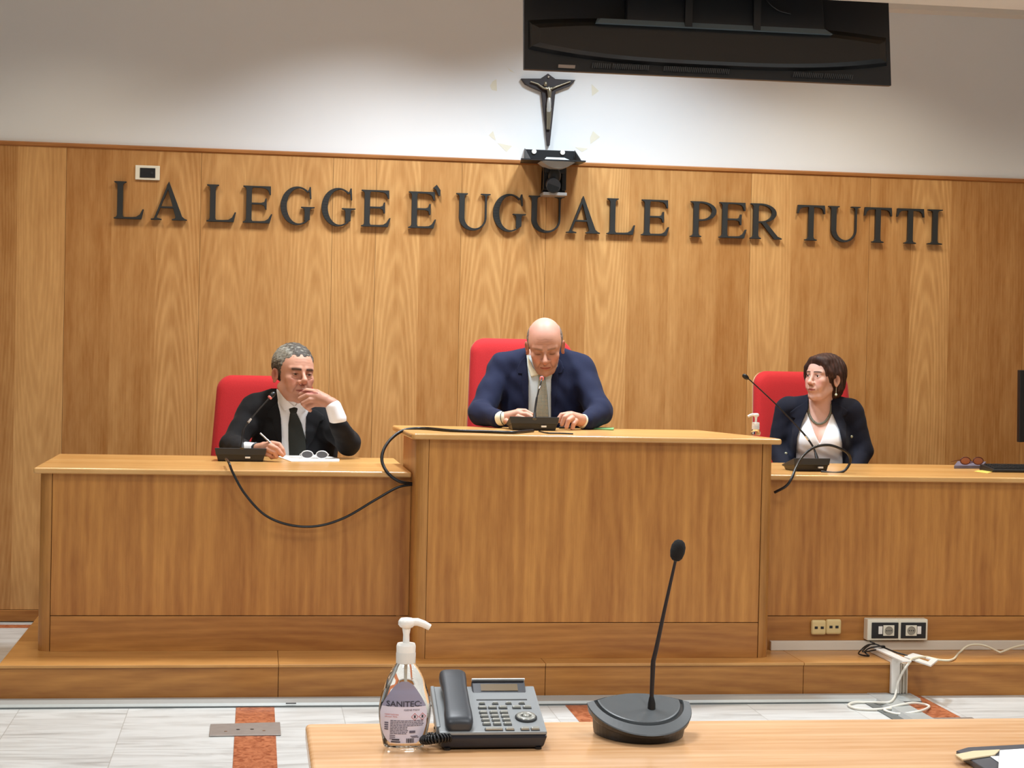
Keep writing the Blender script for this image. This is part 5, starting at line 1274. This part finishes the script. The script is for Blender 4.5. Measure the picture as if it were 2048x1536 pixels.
fing(h2, [(528, 890, -.33), (548, 892, -.345), (561, 904, -.37)], (.015, .012, .009), .005)
body = Shape().add(lambda P: trunk(P)+.02, 0).add(lambda P: arms(P)+.016, .01).add(neck, .02).add(hd, .012).add(fore1, .01).add(hand, .012).add(h2, .01).add(lambda P: legs(P)+.012, .03)
def paint1(V): return face_paint(V, HO, HR, HS, ho)
ex = lambda a, b: (float(L(a, 800)[0]), float(L(b, 800)[0]))
X0, X1 = ex(425, 735)
sculpt('body', keep(body), [[(X0, X1, .0028)], [(-.46, .16, .0030), (.16, .40, .012)], [(zl(.142)+.03, zl(.86), .014), (zl(.86), zl(1.45), .0028)]], M_SKIN, root, paint1)
eyes(L, HO, HR, HS, root, '2e1c12', (2, 12))
hb = wrinkles(wrinkles(Shape().add(ell((0, .024, .045), (.0855, .107, .0925)), 0), .0036, 3, (130, 130, 110)), .0016, 9, (520, 520, 420)); hr = Shape().add(hb, 0)
hr.cut(ell((-.002, -.116, .008), (.070, .088, .084)), .006)
hr.cut(lambda P: P[:, 2]+.050+(.034)*np.tanh((P[:, 1]-.03)*60)-.0, .006)
for s in (-1, 1): hr.cut(ell((s*.085, .010, -.012), (.016, .024, .040)), .004)
hair = in_frame(hr, HO, HR, HS)
def hpaint(V):
    p = ((V-HO) @ HR)/HS; n = wave(p, 5, (260, 200, 260))+.6*wave(p, 6, (600, 500, 600)); c = np.tile(np.array(lin('4a443e'), F32), (len(V), 1))
    c = mixc(c, lin('989488'), .85*sstep(n+1.0*sstep(-p[:, 0], .02, .07)*sstep(p[:, 2], .03, .08), .0, 1.0)); return mixc(c, lin('3e362e'), sstep(-p[:, 2], -.04, .02)*.7)
sculpt('hair', hair, [[(HO[0]-.14, HO[0]+.14, .0028)], [(HO[1]-.15, HO[1]+.16, .0032)], [(HO[2]-.10, HO[2]+.18, .0028)]], M_HAIR, root, hpaint)
# jacket with open front
openp = XZp(L, [(553, 760), (556, 800), (562, 840), (563.5, 880), (563, 960), (612, 960), (611, 870), (612, 835), (622, 812), (626, 760)])
coatw = wrinkles(wrinkles(coat0, .008, 21, (24, 24, 34)), .0035, 22, (60, 50, 70))
pzo = prism_xz(openp)
def coatf(P):
    d = coatw(P); d = smax(d, -np.maximum(pzo(P), P[:, 1]-.15), .004)
    d = np.maximum(d, -(hd(P)-.004)); d = np.maximum(d, -(neck(P)-.008)); return d
jk = sculpt('jacket', keep(coatf), [[(X0, X1, .0045)], [(-.34, .36, .0050)], [(zl(.66), zl(.86), .010), (zl(.86), zl(1.20), .0045)]], M_SUIT1, root)
lap = XZp(L, [(556, 803), (549, 812), (535, 826), (533, 836), (543, 838), (552, 872), (563, 897), (563.5, 880), (562, 840)])
sculpt('lapel', layer(coatw, -.002, .006, lap, .12), [[(*ex(525, 575), .003)], [(-.10, .12, .0035)], [(L(550, 905)[2], L(550, 795)[2], .003)]], M_SUIT1, root)
lap = XZp(L, [(620, 818), (634, 822), (648, 832), (647, 842), (640, 845), (630, 875), (611, 905), (611, 870), (612, 835)])
sculpt('lapel', layer(coatw, -.002, .006, lap, .12), [[(*ex(600, 660), .003)], [(-.10, .12, .0035)], [(L(550, 910)[2], L(550, 805)[2], .003)]], M_SUIT1, root)
pk = XZp(L, [(622, 862), (648, 860), (648, 863.5), (622, 866)])
# shirt, cuffs and collar
def shirt0(P): return trunk(P)+.006+.0015*wave(P, 31, (60, 30, 18))
nk_ = lambda P: smin(neck(P)-.005, shirt0(P), .03)
sf = prism_xz(XZp(L, [(545, 790), (552, 960), (622, 960), (640, 800)]))
def shirtf(P): return np.maximum(np.maximum(shirt0(P), sf(P)), P[:, 1]-.17)
sf2 = prism_xz(XZp(L, [(556, 792), (548, 960), (622, 960), (636, 812), (612, 800), (598, 803), (575, 800)]))
shirtf = lambda P: np.maximum(np.maximum(nk_(P), sf2(P)), P[:, 1]-.17)
sculpt('shirt', shirtf, [[(*ex(540, 645), .004)], [(-.02, .18, .004)], [(zl(.80), zl(1.20), .004)]], M_SHIRT, root)
cuff = Shape().add(cap(L(667, 815, -.17), L(675, 838, -.17), .036, .040), 0).cut(lambda P: ((P-L(669, 810, -.17)) @ (L(669, 810, -.17)-L(675, 838, -.17)))*-1/.07, .003) if False else Shape().add(cap(L(667, 815, -.17), L(675, 838, -.17), .036, .040), 0)
sculpt('cuff', cuff, [[(*ex(640, 705), .003)], [(-.25, -.09, .003)], [(L(670, 868)[2], L(670, 790)[2], .003)]], M_SHIRT, root)
cuff = Shape().add(cap(L(498, 899, -.25), L(511, 898.5, -.29), .039, .033), 0).cut(cap(L(509, 898, -.28), L(516, 898, -.31), .029, .028), .002)
sculpt('cuff', keep(cuff), [[(*ex(480, 530), .003)], [(-.36, -.18, .003)], [(zl(.885), L(505, 880)[2], .003)]], M_SHIRT, root)
for pl_ in ([(552, 776), (556, 803), (569, 822), (580, 817), (590, 814), (575, 800), (562, 786)], [(590, 812), (598, 814), (611, 823), (613, 808), (606, 797), (598, 800)]):
    q = XZp(L, pl_); xs_ = [p[0] for p in q]; zs_ = [p[1] for p in q]
    sculpt('collar', layer(nk_, -.004, .007, q, .10), [[(min(xs_)-.01, max(xs_)+.01, .0028)], [(-.12, .12, .003)], [(min(zs_)-.01, max(zs_)+.01, .0028)]], M_SHIRT, root)
tie = XZp(L, [(580, 826), (576.5, 850), (576.5, 880), (579, 940), (614, 940), (611, 880), (603, 848), (593, 826)])
knot = ell(L(586.5, 820, 0)+V3(0, float(surf(nk_, L, 586.5, 820)[1]), 0), (.022, .013, .021))
tl_ = layer(nk_, .0, .008, tie, .15)
sculpt('tie', lambda P: np.minimum(tl_(P), smax(knot(P), prism_xz(XZp(L, [(576, 813), (597, 813), (592.5, 829), (581, 829)]))(P), .002)), [[(*ex(570, 618), .0028)], [(-.10, .16, .003)], [(zl(.84), L(586, 808)[2], .0028)]], M_TIE1, root)
common(root, legs, sh, zl, ZP, .17, M_SUIT1)
# pen in his hand
def tow(p): v = Matrix.Rotation(-az, 3, 'Z') @ Vector([float(c) for c in p]); return v+Vector([float(c) for c in O])
pen('pen', 'silver pen held slanting in the writing hand of the grey haired man', tow(L(521, 866, -.355)), tow(L(568.5, 912, -.392)), .0045, M_CHROME, M_BLACK)

def strap(f_a, f_b, r, root):
    a, b = Vector([float(c) for c in f_a]), Vector([float(c) for c in f_b]); A3 = (b-a).normalized().to_track_quat('Z', 'Y').to_matrix()
    MB().lathe([(r-.001, -.006), (r+.0025, -.006), (r+.0025, .006), (r-.001, .006)], (a+b)/2, 24, axis=A3).build('watch_strap', M_BLACK, root, local=True)
strap(L(511.5, 898, -.288), L(516, 897.5, -.30), .0265, root)
# ================================================================= the bald man in the centre
O, az, L, pm, root, zl, keep, legs, sh = person('bald person in navy suit and checked tie, looking down, both hands on the tall desk', (1088, 760, 7.95), ZP+.16, .10, (ZM, 7.86), None)
trunk = Shape().add(ell(L(1083, 815, .10), (.208, .130, .29)), 0).add(cap(L(1008, 736, .11), L(1160, 738, .11), .058, .058), .04)
trunk.add(cap(L(1062, 712, .09), L(1008, 732, .11), .045, .056), .04).add(cap(L(1112, 714, .09), L(1160, 734, .11), .045, .056), .04).add(ell((0, .10, zl(.86)), (.20, .14, .20)), .05)
arms = Shape().add(cap(L(1000, 745, .10), L(963, 822, -.06), .062, .060), 0).add(cap(L(960, 826, -.10), L(996, 838, -.23), .055, .040), .02)
arms.add(cap(L(1163, 745, .10), L(1198, 822, -.06), .062, .060), 0).add(cap(L(1201, 826, -.10), L(1172, 844, -.20), .054, .038), .02)
def coat0(P): return smin(trunk(P), arms(P), .035)
HO = L(1090, 695, -.02); HR = rotm(1, 24, -3); HS = 1.0
ho = dict(skin='c8947c', dome='cc9684', blush='c87c68', w=1.02, jaw=.84, cheek=.8, brow=1.4, open=0, nosez=.003, fold=.5, crease=.2, sockw=.75, nose=1.35, mouth=.95, wrinkle=[.052, .062, .071], brows=('7a6050', .65), browt=.0045, earred='b4604a', lip='a8584c', socket='8c5c44', lash=.8, stubble=('b48872', .4))
hd = in_frame(head_shape(ho), HO, HR, HS)
neck = cap(L(1089, 725, .04), L(1087, 752, .09), .056, .062)
hl = Shape().add(chain([L(1000, 838, -.235), L(1020, 834, -.25), L(1036, 828, -.26)], [.027, .027, .022]), 0)
R4 = (.0118, .0105, .0098, .008)
for q in ([(1036, 822, -.25), (1050, 822, -.26), (1063, 829, -.27)], [(1038, 828, -.27), (1052, 829, -.28), (1065, 836, -.285)], [(1036, 834, -.29), (1050, 838, -.30), (1060, 843, -.30)], [(1030, 840, -.29), (1042, 846, -.30), (1050, 849, -.30)], [(1012, 842, -.28), (1028, 848, -.31), (1042, 851, -.32)]): fing(hl, q, R4, .004)
h2 = Shape().add(chain([L(1172, 843, -.20), L(1156, 839, -.24), L(1142, 833, -.26)], [.026, .029, .024]), 0)
for q in ([(1136, 828, -.26), (1123, 830, -.28), (1116, 840, -.29)], [(1138, 831, -.28), (1129, 835, -.30), (1124, 849, -.30)], [(1145, 836, -.29), (1137, 841, -.31), (1133, 854, -.31)], [(1152, 842, -.28), (1147, 848, -.30), (1145, 857, -.30)], [(1150, 832, -.22), (1132, 836, -.235), (1120, 842, -.24)]): fing(h2, q, R4, .003)
body = Shape().add(lambda P: trunk(P)+.02, 0).add(lambda P: arms(P)+.016, .01).add(neck, .02).add(hd, .012).add(hl, .01).add(h2, .01).add(lambda P: legs(P)+.012, .03)
def paint2(V): return face_paint(V, HO, HR, HS, ho)
ex = lambda a, b: (float(L(a, 760)[0]), float(L(b, 760)[0]))
X0, X1 = ex(922, 1240)
sculpt('body', keep(body), [[(X0, X1, .0028)], [(-.36, .10, .0029), (.10, .32, .012)], [(zl(.30)+.03, zl(1.03), .014), (zl(1.03), zl(1.57), .0028)]], M_SKIN, root, paint2)
hr = Shape().add(ell((0, .026, .036), (.0825, .101, .086)), 0).cut(ell((0, -.010, .112), (.072, .135, .085)), .006).cut(ell((0, -.09, .0), (.09, .075, .12)), .004)
hr.cut(lambda P: P[:, 2]+.045+(.034)*np.tanh((P[:, 1]-.03)*60), .006)
for s in (-1, 1): hr.cut(ell((s*.085, .010, -.012), (.016, .024, .042)), .004)
hair = in_frame(wrinkles(hr, .0012, 9, (420, 420, 380)), HO, HR, HS)
def hpaint(V):
    p = ((V-HO) @ HR)/HS; n = wave(p, 5, (260, 200, 260)); return mixc(np.tile(np.array(lin('8c7c70'), F32), (len(V), 1)), lin('5c4c42'), sstep(n, -.3, .6))
sculpt('hair', hair, [[(HO[0]-.12, HO[0]+.12, .0028)], [(HO[1]-.15, HO[1]+.16, .0032)], [(HO[2]-.13, HO[2]+.18, .0028)]], M_HAIR, root, hpaint)
openp = XZp(L, [(1050, 690), (1054, 720), (1057, 760), (1057, 830), (1056, 900), (1102, 900), (1102, 830), (1101.5, 760), (1112, 722), (1116, 690)])
coatw = wrinkles(wrinkles(coat0, .009, 41, (22, 24, 34)), .004, 42, (60, 55, 70))
pzo = prism_xz(openp)
def coatf(P):
    d = coatw(P); d = smax(d, -np.maximum(pzo(P), P[:, 1]-.10), .004); d = np.maximum(d, -(hd(P)-.004)); return np.maximum(d, -(neck(P)-.009))
sculpt('jacket', keep(coatf), [[(X0, X1, .0045)], [(-.30, .30, .0050)], [(zl(.80), zl(1.03), .010), (zl(1.03), zl(1.42), .0045)]], M_SUIT2, root)
for lp, bb in (([(1050, 712), (1040, 722), (1034, 738), (1036, 748), (1044, 748), (1046, 790), (1055, 838), (1057, 860), (1057, 760)], (1026, 1066)), ([(1114, 712), (1124, 724), (1128, 738), (1124, 747), (1117, 747), (1113, 790), (1104, 838), (1102, 860), (1102, 760)], (1094, 1136))):
    sculpt('lapel', layer(coatw, -.002, .006, XZp(L, lp), .09), [[(*ex(*bb), .003)], [(-.12, .10, .0035)], [(L(1050, 862)[2], L(1050, 700)[2], .003)]], M_SUIT2, root)
def shirt0(P): return trunk(P)+.006+.0012*wave(P, 31, (60, 30, 18))
nk_ = lambda P: smin(neck(P)-.005, shirt0(P), .03)
sf2 = prism_xz(XZp(L, [(1048, 700), (1046, 900), (1112, 900), (1116, 716)]))
shirtf = lambda P: np.maximum(np.maximum(np.maximum(nk_(P), sf2(P)), P[:, 1]-.14), -(hd(P)-.003))
sculpt('shirt', shirtf, [[(*ex(1040, 1120), .0035)], [(-.10, .14, .0035)], [(zl(.98), L(1088, 715)[2], .0035)]], M_SHIRT2, root)
for pl_ in ([(1054, 704), (1056, 735), (1062, 754), (1070, 752), (1078, 749), (1066, 735), (1058, 716)], [(1091, 748), (1098, 751), (1102, 754), (1103, 736), (1100, 739)]):
    q = XZp(L, pl_); xs_ = [p[0] for p in q]; zs_ = [p[1] for p in q]; f_ = layer(nk_, -.004, .008, q, .08)
    sculpt('collar', lambda P: np.maximum(f_(P), -(hd(P)-.003)), [[(min(xs_)-.01, max(xs_)+.01, .0026)], [(-.14, .10, .003)], [(min(zs_)-.01, max(zs_)+.01, .0026)]], M_COLLAR2, root)
for a, b, ra in ((L(995, 838, -.232), L(1000, 837.5, -.243), .0365), (L(1173, 844, -.198), L(1168.5, 843, -.208), .036)):
    sculpt('cuff', keep(cap(a, b, ra*.96, ra*.92)), [[(min(a[0], b[0])-.05, max(a[0], b[0])+.05, .003)], [(min(a[1], b[1])-.05, max(a[1], b[1])+.05, .003)], [(a[2]-.05, a[2]+.05, .003)]], M_COLLAR2, root)
strap(L(1003, 837, -.246), L(1007, 836.5, -.25), .0275, root)
def checktie():
    m, nt, b = newmat('woven_check_tie'); tc = nd(nt, 'ShaderNodeTexCoord')
    mp = nd(nt, 'ShaderNodeMapping'); mp.inputs['Rotation'].default_value = (math.pi/2, 0, 0); nt.links.new(tc.outputs['Object'], mp.inputs[0])
    br = nd(nt, 'ShaderNodeTexBrick', Scale=1.0); br.offset = 0; br.inputs['Brick Width'].default_value = .0062; br.inputs['Row Height'].default_value = .0062; br.inputs['Mortar Size'].default_value = .0009
    br.inputs['Color1'].default_value = (*lin('5c6e70'), 1); br.inputs['Color2'].default_value = (*lin('7c7468'), 1); br.inputs['Mortar'].default_value = (*lin('c4c0a8'), 1)
    nt.links.new(mp.outputs[0], br.inputs['Vector']); nt.links.new(br.outputs[0], b.inputs['Base Color']); b.inputs['Roughness'].default_value = .6; return m
tie = XZp(L, [(1077, 757), (1074, 790), (1071, 840), (1071, 900), (1100, 900), (1097.5, 835), (1095, 790), (1091, 757)])
kc = surf(nk_, L, 1084, 752); knot = ell(kc, (.020, .014, .018)); kz = prism_xz(XZp(L, [(1075, 747), (1093, 747), (1090.5, 760), (1078, 760)])); tl_ = layer(nk_, .0, .008, tie, .12)
tf = lambda P: np.maximum(np.minimum(tl_(P), smax(knot(P), kz(P), .002)), -(hd(P)-.003))
sculpt('tie', tf, [[(*ex(1064, 1106), .0028)], [(-.14, .12, .003)], [(zl(1.0), L(1086, 742)[2], .0028)]], checktie(), root)
common(root, legs, sh, zl, ZP+.16, .10, M_SUIT2)

# ================================================================= the woman on the right
O, az, L, pm, root, zl, keep, legs, sh = person('person with short brown hair in dark jacket and white top, looking left', (1640, 820, 8.33), ZP, .14, (.896, 8.175), None)
trunk = Shape().add(ell(L(1638, 905, .09), (.160, .105, .30)), 0).add(cap(L(1577, 815, .10), L(1700, 819, .10), .042, .042), .05)
trunk.add(cap(L(1622, 806, .09), L(1585, 812, .10), .030, .040), .025).add(cap(L(1656, 807, .09), L(1692, 815, .10), .030, .040), .025)
trunk.add(ell(L(1617, 882, .015), (.072, .062, .075)), .035).add(ell(L(1662, 884, .015), (.072, .062, .075)), .035).add(ell((0, .12, zl(.70)), (.18, .13, .20)), .05)
arms = Shape().add(cap(L(1572, 820, .10), L(1556, 895, .09), .048, .045), 0).add(cap(L(1556, 897, .09), L(1585, 985, -.12), .044, .034), .02)
arms.add(cap(L(1705, 825, .10), L(1722, 898, .10), .050, .046), 0).add(cap(L(1724, 902, .10), L(1690, 985, -.10), .046, .034), .02)
def coat0(P): return smin(trunk(P), arms(P), .03)
HO = L(1647, 758, .04); HR = rotm(-40, -3, 0); HS = .96
ho = dict(skin='d8ac9a', dome='dcb2a2', blush='c87868', w=.97, jaw=.98, cheek=1.12, chin=.95, brow=.4, open=.0056, nose=.92, mouth=.95, sockw=.35, crease=.7, fold=.25, brows=('24140e', .95), browt=.0030, browz=.032, lip='a44c48', socket='b07c68', lash=1.0, ear=.95)
hd = in_frame(head_shape(ho), HO, HR, HS)
neck = cap(L(1645, 780, .055), L(1640, 815, .085), .050, .056)
body = Shape().add(lambda P: trunk(P)+.012, 0).add(lambda P: arms(P)+.014, .01).add(neck, .03).add(hd, .012).add(lambda P: legs(P)+.012, .03)
for s, (x, y, d) in ((-1, (1590, 1000, -.15)), (1, (1686, 1000, -.13))):
    h2 = Shape().add(cap(L(x, y-16, d+.03), L(x-s*4, y, d-.04), .027, .030), 0)
    for k in range(4): a_ = L(x-s*(2+5*k)+s*6, y+1, d-.05-.004*k); h2.add(chain([a_, a_+V3(-s*.012, -.035, -.012), a_+V3(-s*.016, -.055, -.032)], [.010, .009, .0075]), .003)
    h2.add(chain([L(x-s*8, y-6, d), L(x-s*16, y-2, d-.05)], [.011, .009]), .005); body.add(h2, .01)
body.cut(ell(L(1639.5, 892, -.075), (.0035, .03, .040)), .016)
def paint3(V): return face_paint(V, HO, HR, HS, ho)
ex = lambda a, b: (float(L(a, 820)[0]), float(L(b, 820)[0]))
X0, X1 = ex(1525, 1755)
sculpt('body', body, [[(X0, X1, .0027)], [(-.17, .19, .0028), (.19, .30, .012)], [(zl(.142)+.03, zl(.62), .014), (zl(.62), zl(.80), .006), (zl(.80), zl(1.42), .0027)]], M_SKIN, root, paint3)
eyes(L, HO, HR, HS, root, '2a1a12', (-8, 0))
hb = Shape().add(ell((0, .026, .040), (.089, .113, .0945)), 0).add(ell((0, .064, -.025), (.072, .062, .084)), .03).add(cap((.070, .02, .03), (.074, .040, -.045), .022, .018), .02)
strand = lambda P: hb(P)+.0018*np.sin(P[:, 2]*60+P[:, 1]*260+P[:, 0]*90).astype(F32)+.0015*wave(P, 8, (260, 260, 40))
hr = Shape().add(strand, 0)
hr.cut(ell((-.006, -.112, -.012), (.074, .088, .092)), .006).cut(ell((.088, .000, -.018), (.024, .027, .042)), .006).cut(ell((0, -.02, -.085), (.080, .062, .07)), .01)
hr.add(chain([(-.040, -.058, .092), (-.068, -.062, .055), (-.077, -.054, .01), (-.074, -.045, -.025)], [.014, .012, .009, .006]), .014)
hr.add(chain([(.020, -.070, .096), (.055, -.058, .070), (.074, -.035, .035), (.080, -.012, .012)], [.012, .012, .012, .010]), .012)
hr.add(ell((.008, -.030, .094), (.055, .055, .026)), .025)
hair = in_frame(hr, HO, HR, HS)
def hpaint(V):
    p = ((V-HO) @ HR)/HS; n = wave(p, 5, (330, 330, 50)); return mixc(np.tile(np.array(lin('33201a'), F32), (len(V), 1)), lin('553830'), sstep(n, -.1, .7))
sculpt('hair', hair, [[(HO[0]-.14, HO[0]+.15, .0028)], [(HO[1]-.14, HO[1]+.17, .0032)], [(HO[2]-.13, HO[2]+.17, .0028)]], M_HAIR, root, hpaint)
openp = XZp(L, [(1618, 770), (1617, 817), (1604.5, 846), (1595, 875), (1592.5, 920), (1590, 990), (1688, 990), (1685, 920), (1683.6, 885), (1677, 856), (1663, 824), (1660, 770)])
coatw = wrinkles(wrinkles(lambda P: coat0(P)-.004, .006, 61, (26, 26, 30)), .003, 62, (60, 55, 60)); pzo = prism_xz(openp)
def coatf(P):
    d = coatw(P); d = smax(d, -np.maximum(pzo(P), P[:, 1]-.10), .004); d = np.maximum(d, -(hd(P)-.004)); return np.maximum(d, -(neck(P)-.004))
sculpt('jacket', coatf, [[(X0, X1, .0042)], [(-.22, .28, .0046)], [(zl(.62), zl(.80), .010), (zl(.80), zl(1.24), .0042)]], M_SUIT3, root)
for lp, bb in (([(1616, 798), (1606, 808), (1592, 816), (1580, 826), (1583, 836), (1591, 838), (1584, 850), (1586, 885), (1592.5, 915), (1595, 875), (1604.5, 846), (1617, 817)], (1574, 1622)), ([(1662, 800), (1670, 808), (1682, 812), (1696, 822), (1692, 832), (1685, 834), (1692, 850), (1692, 885), (1685, 915), (1683.6, 885), (1677, 856), (1663, 824)], (1656, 1702))):
    sculpt('lapel', layer(coatw, -.002, .006, XZp(L, lp), .09), [[(*ex(*bb), .003)], [(-.14, .10, .0035)], [(L(1640, 918)[2], L(1640, 792)[2], .003)]], M_SUIT3, root)
topp = XZp(L, [(1606, 826), (1614, 824), (1622, 846), (1630, 867), (1639.7, 888), (1652, 856), (1663, 828), (1672, 830), (1690, 870), (1692, 1000), (1586, 1000), (1588, 880)])
def top0(P): return trunk(P)+.004+.0016*np.sin(P[:, 0]*60+P[:, 2]*140).astype(F32)*sstep(-P[:, 2], .14, .22)
pz_ = prism_xz(topp)
sculpt('white_top', lambda P: np.maximum(smax(np.maximum(top0(P), -(trunk(P)+.016)), pz_(P), .003), P[:, 1]-.09), [[(*ex(1582, 1696), .003)], [(-.12, .10, .003)], [(zl(.78), L(1640, 815)[2], .003)]], M_SHIRT, root)
skinf = lambda P: body(P)
mb = MB(); npts = bez([(1616, 808, 0), (1617, 822, 0), (1622, 836, 0), (1630, 845, 0), (1638, 848, 0), (1648, 845, 0), (1656, 836, 0), (1661, 824, 0), (1662, 810, 0)], 5)
for q in npts:
    s_ = surf(skinf, L, q[0], q[1]); mb.ball(tuple(s_+V3(0, -.004, 0)), (.0062, .0055, .0062), 5)
mb.build('necklace', plain('grey_green_beads', '747464', .35, noise=.2, nscale=200), root, local=True)
ep = HO+HR @ (np.array([.080, .006, -.040])*HS)
mb = MB(); mb.tube([tuple(ep), tuple(ep+V3(0, 0, -.030))], .0012, 6); mb.ball(tuple(ep+V3(0, 0, -.036)), .0065, 8); mb.build('earring', plain('pale_green_stone', 'c8d0b8', .2), root, local=True)
for x, y in ((1573, 908), (1702, 873)):
    s_ = surf(lambda P: coatw(P), L, x, y); mb = MB(); mb.ball(tuple(s_), (.008, .004, .008), 8); mb.build('button', plain('pewter_button', 'a8a890', .35, metal=.5), root, local=True)
common(root, legs, sh, zl, ZP, .14, M_SUIT3)
